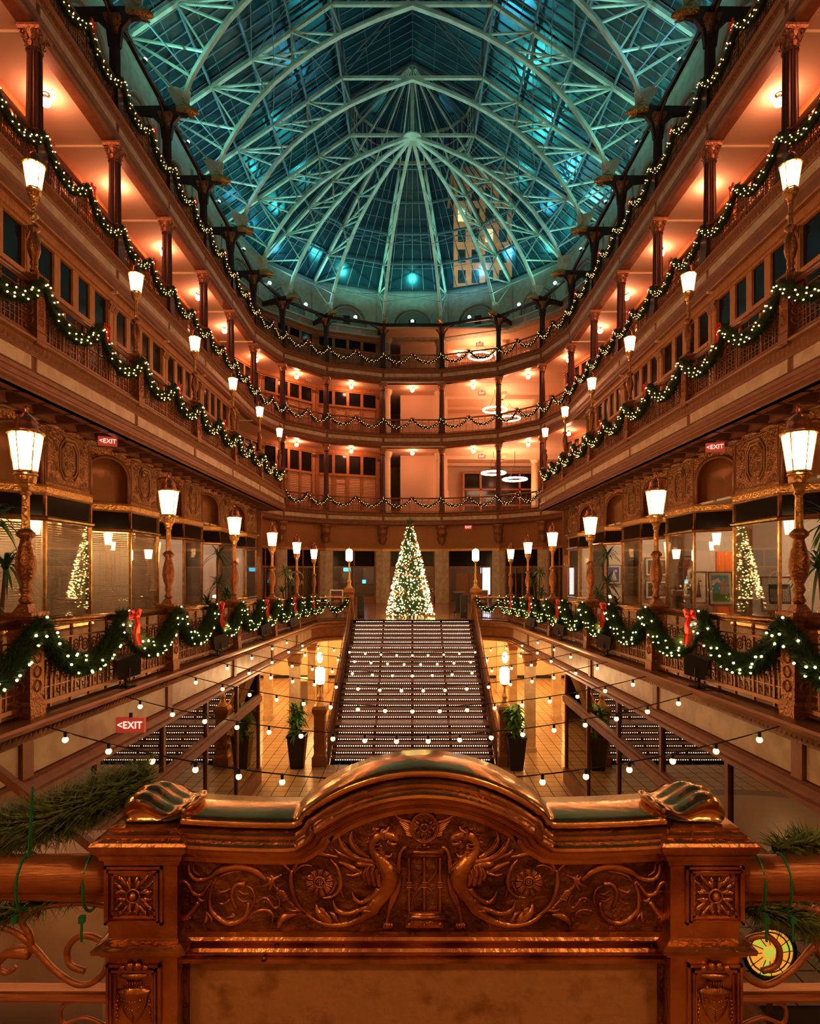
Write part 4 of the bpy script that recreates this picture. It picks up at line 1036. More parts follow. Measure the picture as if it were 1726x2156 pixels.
for s in (-1, 1):
    for j in range(-2, 5):
        cY = 14.4 + DK * j; bl = (s < 0 and j in (-1, 0, 1))
        a, b = (s * 8.0, cY - DK / 2, 0), (s * 8.0, cY + DK / 2, 0)
        if s > 0: a, b = b, a
        lab = '%s bronze and brass shop bay on the %s concourse%s' % (ORD[j + 2], LR[s], ' with lowered venetian blinds' if bl else '')
        if bl not in SH: t = SH[bl] = shop(bl); t['label'] = lab
        else: t = dup(SH[bl], lab)
        t['group'] = 'shop bays'; frame(t, a, b, DK)
        if bl: continue
        # shop interior
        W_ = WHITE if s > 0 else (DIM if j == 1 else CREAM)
        r = thing('wall_%s' % LR[s], 'shop room behind the %s bay on the %s' % (ORD[j + 2], LR[s]), None, kind='structure')
        m = MB(); x0, x1 = sorted((s * 8.95, s * 12)); m.box(x0, x1, cY + DK / 2 - .05, cY + DK / 2 + .05, -2.4, 1.9); m.box(*sorted((s * 11.9, s * 12)), cY - DK / 2, cY + DK / 2, -2.4, 1.9)
        obj('partition', m, W_, r)
        m = MB(); m.box(*sorted((s * 8.1, s * 12)), cY - DK / 2 + .2, cY + DK / 2, 1.86, 1.92); obj('shop_ceiling', m, W_, r)
        m = MB(); m.box(*sorted((s * 9.3, s * 10.6)), cY - .1, cY + .1, 1.80, 1.85); obj('strip_light', m, INWH if (s < 0 and j >= 2) else INLIT, r)
# back wall of shop rooms behind blinds
for s in (-1, 1):
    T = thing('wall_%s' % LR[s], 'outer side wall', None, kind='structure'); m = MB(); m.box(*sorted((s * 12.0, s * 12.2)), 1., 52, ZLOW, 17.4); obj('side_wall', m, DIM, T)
    T = thing('wall_%s' % LR[s], 'outer end wall of the shop range', None, kind='structure'); m = MB(); m.box(*sorted((s * 8.0, s * 12.)), 32.7, 32.95, -2.4, 3.4); obj('end_panel', m, RELW, T)
# art in the right hand gallery windows
def frame_pic(name, lab, loc, wd, h, tilt, fm, art, leg=False, mount=.08, cat='picture'):
    t = thing(name, lab, cat, loc)
    m = MB(); b = .03
    m.box(-wd / 2, wd / 2, 0, .03, 0, b); m.box(-wd / 2, wd / 2, 0, .03, h - b, h); m.box(-wd / 2, -wd / 2 + b, 0, .03, 0, h); m.box(wd / 2 - b, wd / 2, 0, .03, 0, h); obj('picture_frame', m, fm, t)
    m = MB(); m.box(-wd / 2 + b, wd / 2 - b, .012, .025, b, h - b); obj('mount_board', m, WHITE, t)
    art(t, wd - 2 * mount - .06, h - 2 * mount - .06, mount + .03)
    if leg:
        e = MB(); e.beam((-.12, .05, h * .9), (-.32, .02, -.75), .03, .03); e.beam((.12, .05, h * .9), (.32, .02, -.75), .03, .03); e.beam((0, .06, h), (0, .5, -.75), .03, .03); e.box(-.3, .3, -.03, .05, -.04, -.01); obj('easel', e, TIM, t)
    t.rotation_euler = (tilt, 0, 0); return t
def A(n, c, rough=.5): return MATS.get(n) or mat(n, c, rough)
def art_scene(t, w_, h, m0):
    q = MB(); x0 = -w_ / 2
    q.box(x0, -x0, .006, .012, m0 + h * .3, m0 + h, 0); q.box(x0, -x0, .005, .012, m0, m0 + h * .32, 1)
    q.extr([(-.02, m0 + .22), (.2, m0 + .2), (.2, m0 + h * .75), (.12, m0 + h * .9), (.05, m0 + h * .8), (-.02, m0 + h * .72)], (0, .004, 0), (1, 0, 0), (0, 0, 1), (0, -1, 0), .002, 2)
    q.extr([(x0, m0 + h * .6), (x0 + .15, m0 + h * .75), (x0 + .3, m0 + h * .66), (x0 + .2, m0 + h * .9), (x0, m0 + h * .8)], (0, .004, 0), (1, 0, 0), (0, 0, 1), (0, -1, 0), .001, 3)
    obj('artwork', q, [A('sky_blue', (.05, .42, .65)), A('lawn_green', (.10, .35, .06)), A('tower_tan', (.45, .36, .30)), WHITE], t)
def art_team(t, w_, h, m0):
    q = MB(); q.box(-w_ / 2, w_ / 2, .006, .012, m0, m0 + h, 0)
    for r in range(5):
        for c in range(11):
            q.ball((-w_ / 2 + .05 + (w_ - .1) * c / 10, .004, m0 + h * (.22 + .13 * r)), .016, 6, 4, sy=.3, mi=1); q.box(-w_ / 2 + .035 + (w_ - .1) * c / 10, -w_ / 2 + .065 + (w_ - .1) * c / 10, .001, .006, m0 + h * (.12 + .13 * r), m0 + h * (.19 + .13 * r), 1)
    obj('artwork', q, [A('photo_black', (.03, .03, .035)), A('photo_grey', (.55, .55, .55))], t)
def art_plain(c1, c2):
    def f(t, w_, h, m0):
        q = MB(); q.box(-w_ / 2, w_ / 2, .006, .012, m0, m0 + h, 0)
        q.extr([(-w_ * .3, m0 + h * .1), (w_ * .3, m0 + h * .1), (w_ * .1, m0 + h * .6), (0, m0 + h * .85), (-w_ * .1, m0 + h * .55)], (0, .004, 0), (1, 0, 0), (0, 0, 1), (0, -1, 0), .002, 1)
        q.ball((w_ * .2, .005, m0 + h * .75), w_ * .12, 8, 4, sy=.1, mi=1)
        obj('artwork', q, [A('art_%g' % sum(c1), c1), A('art_%g' % sum(c2), c2)], t)
    return f
FRD = A('dark_picture_frame', (.05, .03, .02)); FRR = A('red_picture_frame', (.35, .03, .02))
frame_pic('easel_picture', 'framed print of a tower under blue sky on a wooden easel', (9.12, 18.2, -1.0), .72, 1.0, -.12, FRD, art_scene, True)
frame_pic('framed_photograph', 'red framed black and white team photograph behind the shop window', (8.95, 15.0, -.98), .92, .86, -.1, FRR, art_team, True, mount=.16)
m = MB(); m.box(9.55, 10.45, 19.4, 19.46, -1.75, .62); tag(obj('display_board', m, ORNG), 'tall orange display board behind the easel picture', 'board')
frame_pic('small_picture', 'small framed boat print left of the orange board', (8.95, 19.3, -1.0), .5, 1.0, 0, FRD, art_plain((.7, .62, .5), (.08, .07, .05)))
frame_pic('small_picture', 'narrow framed poster with red figures right of the orange board', (10.75, 19.3, -.9), .45, 1.1, 0, TIM, art_plain((.75, .6, .45), (.5, .08, .04)))
frame_pic('wall_picture', 'large dark seascape in a black frame on the gallery wall', (9.7, 24.4, -1.1), 1.0, .75, 0, FRD, art_plain((.10, .07, .06), (.3, .22, .16)))
frame_pic('wall_picture', 'black framed night view above the seascape', (9.7, 24.4, -.2), 1.0, .75, 0, FRD, art_plain((.06, .05, .05), (.22, .15, .1)))
frame_pic('wall_picture', 'red and blue poster in a thin frame by the shop door', (9.0, 20.35, -.6), .5, 1.1, 0, FRD, art_plain((.7, .12, .05), (.08, .12, .5)))
frame_pic('wall_picture', 'blue striped poster on the white wall of the farther shop', (9.3, 28.5, -.6), .7, .9, 0, FRD, art_plain((.04, .1, .45), (.8, .8, .8)))
frame_pic('wall_picture', 'pink edged print leaning at the nearest right window', (8.9, 12.6, -.8), .6, .9, -.1, FRR, art_plain((.75, .4, .35), (.8, .6, .55)))
# ---- curved end wall of the concourse
ap = off(APSE, .25)
for i in range(7):
    a, b = Vector((*ap[i][:2], 0)), Vector((*ap[i + 1][:2], 0)); L = (b - a).length; H0 = z1(30)
    t = thing('shop_bay', '%s shop front from the left at the curved end of the concourse' % SEV[i], 'shopfront', group='curved end shop fronts')
    m = MB(); m.box(0, L, 0, .2, 1.55, 3.25); m.box(.35, L - .35, -.03, 0, 1.8, 3.0); m.box(.45, L - .45, -.05, -.03, 1.9, 2.9)
    obj('frieze_panel', m, RELW, t)
    m = MB(); m.box(0, L, -.10, .1, 1.42, 1.58); obj('gilt_band', m, GLD, t)
    for x in (0, L - .5): m = MB(); m.box(x, x + .5, -.05, .3, H0, 1.42); obj('marble_pier', m, MARB, t)
    op = i in (4, 5)
    m = MB(); m.box(.5, L - .5, .1, .14, .35, 1.42); obj('transom_glass', m, PGD, t)
    m = MB()
    if not op:
        m.box(.5, L - .5, .05, .2, H0, H0 + .45); m.box(.5, L - .5, .05, .16, .25, .35)
        for x in (.5, L / 2 - .04, L - .58): m.box(x, x + .08, .05, .16, H0, 1.42)
        obj('window_frame', m, TIM, t)
        for k_ in range(2):
            m = MB(); m.box(.58 if k_ == 0 else L / 2 + .04, L / 2 - .04 if k_ == 0 else L - .58, .1, .12, H0 + .45, .25); obj('window_pane', m, PGL, t)
    else:
        for x in (.5, 1.3, L / 2, L - 1.3, L - .58): m.box(x, x + .08, .05, .16, H0, .35)
        m.box(.5, L - .5, .05, .16, .25, .35); obj('door_frame', m, TIM, t)
        for k_ in range(2):
            m = MB(); m.box(1.0 + k_ * 1.0, 1.9 + k_ * 1.0, .08, .12, H0, H0 + 2.1); obj('door_leaf', m, TIM if i == 4 else BLKW, t)
    m = MB()
    for x in (-.25,):
        m.lathe([(.16, 0), (.24, .15), (.30, .4), (.22, .55), (.34, .75), (.30, 1.0), (.42, 1.2), (.42, 1.3)], 12, (x + .25, -.12, 1.9))
        for q_ in range(6): m.ring((x + .25 + .2 * cos(q_ * 1.05 - 2.6), -.12 + .25 * sin(q_ * 1.05 - 2.6), 2.3 + .15 * (q_ % 3)), .1, .04, n=8, m=4)
    obj('carved_corbel', m, CAPM, t)
    frame(t, a, b)
T = thing('wall_back', 'dim rooms behind the curved shop fronts', None, kind='structure')
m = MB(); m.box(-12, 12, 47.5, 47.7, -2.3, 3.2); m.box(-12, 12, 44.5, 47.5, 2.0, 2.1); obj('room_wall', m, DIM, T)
for i, x in enumerate((-6.5, -3.9, .2, 4.4, 7.4)):
    t = thing('room_lamp', '%s small warm lamp inside the shops at the curved end' % SEV[i], 'lamp', (x, 45.6, .9)); m = MB(); m.ico((0, 0, 0), .09); obj('lit_bulb', m, INLIT, t); m = MB(); m.tube([(0, 0, .05), (0, 0, 1.15)], .012, 4); obj('lamp_cord', m, BLK, t)
# blue lit screen, signs
def sign_board(lab, loc, wd, h, col, txt, tcol, tz, legs=True):
    t = thing('standing_sign', lab, 'sign', loc); m = MB(); m.box(-wd / 2, wd / 2, 0, .05, 0, h); obj('sign_frame', m, WHITE, t); m = MB(); m.box(-wd / 2 + .05, wd / 2 - .05, -.01, 0, .05, h - .05); obj('sign_face', m, col, t)
    if txt: text('sign_lettering', txt, tz, tcol, t, (0, -.015, h * .68), (PI / 2, 0, 0))
    m = MB(); m.ball((0, -.012, h * .3), wd * .28, 10, 6, sy=.05, sz=.5); obj('printed_picture', m, A('pie_brown', (.45, .2, .08)), t)
    if legs: m = MB(); m.box(-.03, .03, 0, .04, -.5, 0); m.box(-.25, .25, -.2, .25, -.53, -.5); obj('sign_stand', m, BLK, t)
    return t
SGN = A('sign_brown_face', (.10, .05, .04)); LTW = A('letter_cream', (.85, .7, .45)); LTR = A('letter_red', (.6, .08, .04))
sign_board('dark poster in a white frame standing left of the stairs', (-3.62, 29.5, z1(30) + .53), .62, .82, SGN, 'DINING', LTR, .13)
sign_board('dark poster in a white frame standing right of the stairs', (3.32, 29.5, z1(30) + .53), .62, .82, SGN, 'DINING', LTR, .13)
t = thing('window_sign', 'round gold pizza shop lettering on the left curved end window', 'sign', (-7.5, 39.9, -.75)); text('sign_lettering', 'PIZZA', .42, LTW, t, (0, 0, 0), (PI / 2, 0, math.atan2(2.6, 2.4)))
m = MB(); m.ring((0, 0, .3), .45, .035, n=14, m=4, a0=0, a1=PI); obj('sign_arc', m, LTW, t)
SCR = mat('screen_blue_lit', (.1, .3, .5), .4, emit=(.05, .5, .9), es=2.2)
m = MB(); m.box(-4.9, -4.4, 43.9, 43.95, .0, .55); tag(obj('wall_screen', m, SCR), 'small blue lit screen inside the shop left of the tree', 'screen')
m = MB(); m.box(-3.55, -3.3, 43.8, 43.85, -.85, -.6); tag(obj('till_screen', m, SCR), 'tiny blue till screen left of the tree', 'screen')
m = MB(); m.box(4.75, 5.4, 42.9, 42.95, -1.6, .55); tag(obj('lit_poster', m, mat('lit_poster_white', (.8, .8, .85), .5, emit=(.75, .85, 1), es=1.3)), 'tall white lit poster right of the stair head', 'poster')
# exit signs
def exit_sign(loc, rz, sc, lab, arrow=''):
    t = thing('exit_sign', lab, 'sign', loc, rz, group='exit signs'); m = MB(); m.box(-.19, .19, 0, .06, -.10, .10); obj('sign_box', m, EXR, t)
    text('exit_lettering', arrow + 'EXIT', .15 if not arrow else .135, EXW, t, (0, -.006, 0), (PI / 2, 0, 0), .003, .95)
    m = MB(); m.box(-.02, .02, .02, .05, .10, .16); obj('sign_bracket', m, BLK, t)
    t.scale = (sc,) * 3; return t
exit_sign((-3.98, 8.7, -2.17), 0, 1.05, 'large red exit sign with arrow on the left concourse edge', '<')
exit_sign((-7.3, 14.8, 3.12), .5, 1.1, 'small red exit sign under the left balcony', '<')
exit_sign((7.3, 14.9, 3.0), -.5, 1.1, 'small red exit sign under the right balcony', '<')
for lv, x, y, z in ((4, 4.9, 44.9, 16.5), (3, 5.05, 44.9, 12.95), (2, 5.05, 44.9, 8.35)): exit_sign((x, y, z), 0, 1.4, 'red exit sign hanging in the lobby of the %s' % GN[lv])
exit_sign((3.8, 42.0, 3.0), 0, 1.4, 'red exit sign over the passage right of the tree')
text('door_number', '303', .3, LTW, OF and None, (-7.05, 41.95, 13.0), (PI / 2, 0, math.atan2(2.6, 2.4)))
tag(bpy.data.objects['door_number'], 'white number 303 on a dark transom pane of the curved third gallery', 'number')
# ================================================================ stairs
T = thing('stairs', 'grand iron staircase with rows of small lights in every riser', 'staircase')
h = (z1(30) - ZLOW) / 26; seq = [6, 7, 7, 6]; y = 28.30; z = z1(30); n = 0; tr = .255; lands = .72
bm_ = MB()
for r in range(69): bm_.octa((-2.62 + r * (5.24 / 68), -.012, h * .5), .019) if r % 17 else None
bm_ = bm_.mesh('riser_light', BULBS); SW_ = 2.72
for gi, cnt in enumerate(seq):
    for c in range(cnt):
        n += 1; dep = tr if c < cnt - 1 or gi == 3 else lands
        z -= h; st = MB(); st.box(-SW_, SW_, y, y + .04, z, z + h, 0); st.box(-SW_, SW_, y - dep - .03, y + .0, z - .045, z, 1)
        st.box(-SW_, SW_, y - .01, y + .0, z + h * .18, z + h * .3, 0)
        if n < 26: s_ = obj('stair_step', st, [STAIR, STAIRT], T)
        else: s_ = obj('stair_step', st, [STAIR, STAIR], T)
        obj('riser_light', bm_, None, s_, loc=(0, y, z), kind='stuff'); y -= dep
YBOT = y
print('stair bottom', YBOT, z)
sl = [(28.3, z1(30)), (YBOT + .3, ZLOW)]
for s in (-1, 1):
    m = MB(); m.extr([(28.5, z1(30) - .6), (28.5, z1(30) + .12), (YBOT, ZLOW + .3), (YBOT, ZLOW)], (s * 2.74, 0, 0), (0, 1, 0), (0, 0, 1), (s, 0, 0), .08); obj('stringer', m, STAIR, T)
    t = thing('stair_railing', 'sloping bronze stair railing on the %s' % LR[s], 'railing'); X = s * 2.82
    a, b = Vector((X, 28.3, z1(30))), Vector((X, YBOT + .1, ZLOW + .1))
    m = MB(); m.tube([a + Vector((0, 0, 1.0)), b + Vector((0, 0, 1.0))], .045, 8); obj('handrail', m, BRT, t, True)
    m = MB(); 
    for zz in (.2, .78): m.beam(a + Vector((0, 0, zz)), b + Vector((0, 0, zz)), .03, .03)
    obj('middle_bar', m, IRON, t); q = MB(); N_ = 70
    for i in range(N_):
        p = a.lerp(b, i / N_); q.box(p.x - .01, p.x + .01, p.y - .01, p.y + .01, p.z + .2, p.z + .98)
        q.ring((p.x, p.y + .05, p.z + .55), .045, .01, ax=(0, 1, 0), n=6, m=3)
    obj('scrollwork', q, IRON, t, kind='stuff')
def newel_lamp(lab, loc, ph, globe_h):
    t = thing('newel_lamp', lab, 'lamp', loc, group='newel lamps')
    m = MB(); m.sqlathe([(.24, 0), (.24, .3), (.20, .34), (.18, .4), (.18, ph - .3), (.20, ph - .25), (.24, ph - .18), (.24, ph - .1), (.2, ph)]); obj('newel_post', m, IROND, t)
    m = MB()
    for a in range(4):
        ca, sa = round(cos(a * PI / 2)), round(sin(a * PI / 2))
        for z in (.6, .9): m.ring((ca * .185, sa * .185, z), .09, .02, ax=(-sa, ca, 0), n=8, m=3)
    obj('carved_rosette', m, CAPM, t)
    m = MB(); m.lathe([(.18, ph), (.10, ph + .12), (.07, ph + .2), (.10, ph + .3), (.05, ph + .42), (.035, globe_h - .1), (.08, globe_h - .05), (.12, globe_h)], 12); obj('lamp_stem', m, GLD, t)
    m = MB(); m.lathe([(.10, globe_h), (.15, globe_h + .05), (.155, globe_h + .46), (.10, globe_h + .54), (.02, globe_h + .56)], 14); obj('glass_shade', m, LAMP, t, True)
    m = MB(); m.lathe([(.03, globe_h + .55), (.02, globe_h + .62), (.005, globe_h + .66)], 8); obj('finial', m, GLD, t); return t
for s in (-1, 1):
    newel_lamp('bronze newel lamp at the foot of the stairs, %s' % LR[s], (s * 3.02, YBOT - .05, ZLOW), 1.95, 2.66)
    newel_lamp('bronze newel lamp at the head of the stairs, %s' % LR[s], (s * 2.92, 28.55, z1(30)), 1.45, 2.7)
# ================================================================ christmas tree
t = thing('christmas_tree', 'tall slim christmas tree covered in warm lights at the stair head', 'tree', (-.12, 30.4, z1(30)))
rg = random.Random(11); m = MB(); m.lathe([(.05, 0), (.07, 4.4)], 8); obj('trunk', m, BARK, t); HT = 4.45
def rad(z): return (1.05 * (1 - z / HT) ** .85 + .10)
m = MB(); m.lathe([(rad(z * HT) * .72, z * HT) for z in (.03, .2, .4, .6, .8, .97)], 14); obj('inner_foliage', m, NEEDC, t)
q = MB()
for i in range(11000):
    z = HT * (1 - rg.random() ** .5) ; a = rg.uniform(0, 2 * PI); r = rad(z) * rg.uniform(.72, 1.02); d = Vector((cos(a), sin(a), rg.uniform(-.4, .9))).normalized()
    v = (d + Vector((rg.uniform(-.6, .6), rg.uniform(-.6, .6), rg.uniform(-.5, .5)))).normalized(); p = Vector((cos(a) * r, sin(a) * r, z + .12)); e = v.cross(Vector((0, 0, 1))).normalized() * .011
    q.add([p - e, p + e, p + v * .13], [(0, 1, 2)])
for i in range(240):
    a = rg.uniform(0, 2 * PI); v = Vector((cos(a) * .7, sin(a) * .7, rg.uniform(.1, 1.2))).normalized(); e = v.cross(Vector((0, 0, 1))).normalized() * .008; p = Vector((0, 0, HT + .05)); q.add([p - e, p + e, p + v * rg.uniform(.3, .6)], [(0, 1, 2)])
obj('needle_tuft', q, NEED, t, kind='stuff'); q = MB()
for i in range(1150):
    z = HT * (1 - rg.random() ** .55); a = rg.uniform(0, 2 * PI); r = rad(z) * rg.uniform(.92, 1.06); q.octa((cos(a) * r, sin(a) * r, z + .1), rg.choice((.02, .025, .032)))
obj('tree_light', q, BULBT, t, kind='stuff')
mm = None
for i in range(46):
    z = HT * .92 * (1 - rg.random() ** .6); a = rg.uniform(-PI, 0); r = rad(z) * 1.03
    if mm is None: q = MB(); q.ball((0, 0, 0), .06, 8, 6); mm = q.mesh('bauble', mat('orange_bauble', (.75, .22, .05), .25, .4), True)
    obj('bauble', mm, None, t, loc=(cos(a) * r, sin(a) * r, z + .1))
# lectern and speakers at the stair head
t = thing('lectern', 'black wooden lectern right of the christmas tree', 'lectern', (2.62 - .1, 33.5, z1(30))); m = MB(); m.box(-.18, .18, -.12, .12, .05, 1.05); m.box(-.3, .3, -.2, .2, 0, .06); obj('lectern_body', m, BLK, t); m = MB(); m.extr([(-.25, 1.02), (.25, 1.12), (.25, 1.16), (-.25, 1.06)], (-.34, 0, 0), (0, 1, 0), (0, 0, 1), (1, 0, 0), .68); obj('reading_desk', m, BLK, t)
for s in (-1, 1):
    t = thing('loudspeaker', 'black loudspeaker standing just behind the %s stair newel' % LR[s], 'speaker', (s * 2.45, 29.5, z1(30))); m = MB(); m.box(-.16, .16, -.16, .16, 0, 1.1); obj('cabinet', m, BLK, t); m = MB(); m.lathe([(.12, 0), (.1, .02), (.03, -.01)], 14); o = obj('speaker_cone', m, A('speaker_grille', (.05, .05, .05)), t, loc=(0, -.18, .4)); o.rotation_euler = (PI / 2, 0, 0)
# ================================================================ plants
def leaf(q, p, d, up, L, wd, droop, seg=4):
    p = Vector(p); d = Vector(d).normalized(); sd = d.cross(Vector((0, 0, 1))).normalized(); pts = []
    for i in range(seg + 1):
        u = i / seg; c = p + d * (L * u) + Vector((0, 0, up * L * u - droop * L * u * u)); w_ = wd * (1 - (2 * u - .7) ** 2 * .5) * (1 if u < .95 else .1)
        pts += [c - sd * w_, c + sd * w_ + Vector((0, 0, .0))]
    q.add(pts, [(2 * i, 2 * i + 1, 2 * i + 3, 2 * i + 2) for i in range(seg)])
def dracaena(lab, loc, heads, seed):
    t = thing('dracaena_palm', lab, 'plant', loc, group='potted dracaena palms'); rg = random.Random(seed)
    m = MB(); m.lathe([(.16, 0), (.22, .42), (.24, .45), (.20, .45)], 14); obj('pot', m, BLK, t)
    for (dx, dy, hz) in heads:
        m = MB(); top = Vector((dx, dy, hz)); m.tube([(dx * .2, dy * .2, .4), (dx * .6, dy * .6, hz * .5), top], .03, 6, rs=[.035, .03, .025]); obj('cane', m, BARK, t)
        q = MB()
        for i in range(46):
            a = rg.uniform(0, 2 * PI); up = rg.uniform(-.2, 1.6)
            leaf(q, top + Vector((0, 0, rg.uniform(-.12, .05))), (cos(a), sin(a), 0), up, rg.uniform(.42, .62) / (1 + up * .35), .02, rg.uniform(.5, 1.1))
        obj('leaf_crown', q, PLANT, t, kind='stuff')
    return t
for s in (-1, 1):
    dracaena('large dracaena palm %s edge of the picture beside the nearest lamp' % ('at the left' if s < 0 else 'at the right'), (s * 5.65, 8.3, z1(8.3)), [(0, 0, 2.35), (s * -.12, .1, 1.75), (s * .25, -.1, 1.4)], 1 + s)
    dracaena('three headed dracaena palm behind the third %s concourse lamp' % LR[s], (s * 5.6, 17.6, z1(17.6)), [(s * -.05, 0, 2.4), (s * -.02, .1, 1.6), (s * .2, -.1, 1.05), (s * -.3, 0, 1.25)], 5 + s)
    dracaena('farther dracaena palm near the end of the %s concourse' % LR[s], (s * 5.55, 27.4, z1(27.4)), [(s * .1, 0, 2.2), (s * -.15, .1, 1.7), (s * .2, 0, 1.3)], 9 + s)
def pot_plant(lab, loc, seed):
    t = thing('potted_plant', lab, 'plant', loc, group='potted plants by the stairs'); rg = random.Random(seed)
    m = MB(); m.sqlathe([(.20, 0), (.29, 1.0), (.31, 1.02), (.31, 1.08), (.27, 1.08), (.26, 1.02)]); obj('tapered_planter', m, BLK, t)
    for k in range(7):
        a = k * .9; r = .0 if k == 0 else .17; top = Vector((cos(a) * r, sin(a) * r, rg.uniform(1.5, 2.1)))
        m = MB(); m.tube([(cos(a) * r * .3, sin(a) * r * .3, 1.0), top], .018, 5); obj('cane', m, BARK, t); q = MB()
        for i in range(46):
            b = rg.uniform(0, 2 * PI); z = rg.uniform(-.55, .02); up = rg.uniform(-.1, 1.4)
            leaf(q, top + Vector((0, 0, z)), (cos(b), sin(b), 0), up, rg.uniform(.28, .42) / (1 + up * .4), .035, rg.uniform(.3, .9))
        obj('leaf_spray', q, PLANTB, t, kind='stuff')
pot_plant('tall leafy plant in a dark tapered planter left of the stairs', (-3.72, 20.0, ZLOW), 3)
pot_plant('tall leafy plant in a dark tapered planter right of the stairs', (3.32, 19.8, ZLOW), 4)
# ================================================================ festoon strings over the stairwell
bk = None
for i in range(7):
    y = 6.9 + i * 2.03; zE = z1(y) - .12; n = 17 + (i % 2); lab = '%s festoon string of round bulbs strung across the stairwell' % ORD[i]
    t = thing('festoon_string', lab, 'string lights', group='festoon strings'); xe = 4.12; sg = .62 - .03 * i
    def P(u): return Vector((-xe + 2 * xe * u, y + .25 * sin(i * 2.1) * (u - .5), zE - sg * (1 - (2 * u - 1) ** 2)))
    m = MB(); m.tube([P(j / 32) for j in range(33)], .008, 4); obj('cable', m, BLK, t)
    if bk is None: q = MB(); q.ball((0, 0, -.085), .034, 10, 7); bk = q.mesh('festoon_bulb', FEST, True); q = MB(); q.lathe([(.018, -.055), (.018, 0), (.01, .01)], 8); sk = q.mesh('bulb_socket', BLK)
    for j in range(n):
        p = P((j + .5) / n); o = obj('festoon_bulb', bk, None, t, loc=p); obj('bulb_socket', sk, None, o)
# spot boxes on the ledges
def spotbox():
    t = thing('ledge_spotlight', '', 'floodlight'); m = MB(); m.extr([(-.16, .16), (.12, .10), (.16, .38), (-.10, .46), (-.17, .36)], (-.17, 0, .04), (0, 1, 0), (0, 0, 1), (1, 0, 0), .34); obj('lamp_housing', m, BLK, t)
    m = MB(); m.tube([(0, 0, 0), (0, 0, .26)], .025, 6); m.box(-.16, .16, -.02, .02, 0, .02); m.box(-.02, .02, -.14, .14, 0, .02); m.tube([(-.2, 0, .3), (-.2, 0, .1), (.2, 0, .1), (.2, 0, .3)], .012, 4); obj('stand', m, BLK, t)
    m = MB(); m.tube([(0, 0, .02), (.1, .1, .01), (.2, .02, .01), (.25, .3, .01), (.1, .5, .01)], .008, 4); obj('power_cable', m, BLK, t)
    return t
for s in (-1, 1):
    for i, y in enumerate((9.1, 13.4, 17.5, 21.6)):
        t = inst('spotbox', spotbox, '%s black spotlight standing on the %s concourse ledge' % (ORD[i], LR[s]), (s * 4.22, y, z1(y) - .04), 0 if s > 0 else .5, 'ledge spotlights'); t.rotation_euler = (0, 0, s * .9 + PI)
        l = bpy.data.lights.new('uplight_lamp', 'SPOT'); l.energy = 160; l.color = (1., .42, .17); l.spot_size = 2.6; l.spot_blend = .8; l.shadow_soft_size = .12
        lo = bpy.data.objects.new('uplight_lamp', l); COL.objects.link(lo); lo.location = (s * 4.05, y, z1(y) + .48); lo.rotation_euler = Vector((-s * .8, .35, .75)).to_track_quat('-Z', 'Y').to_euler()
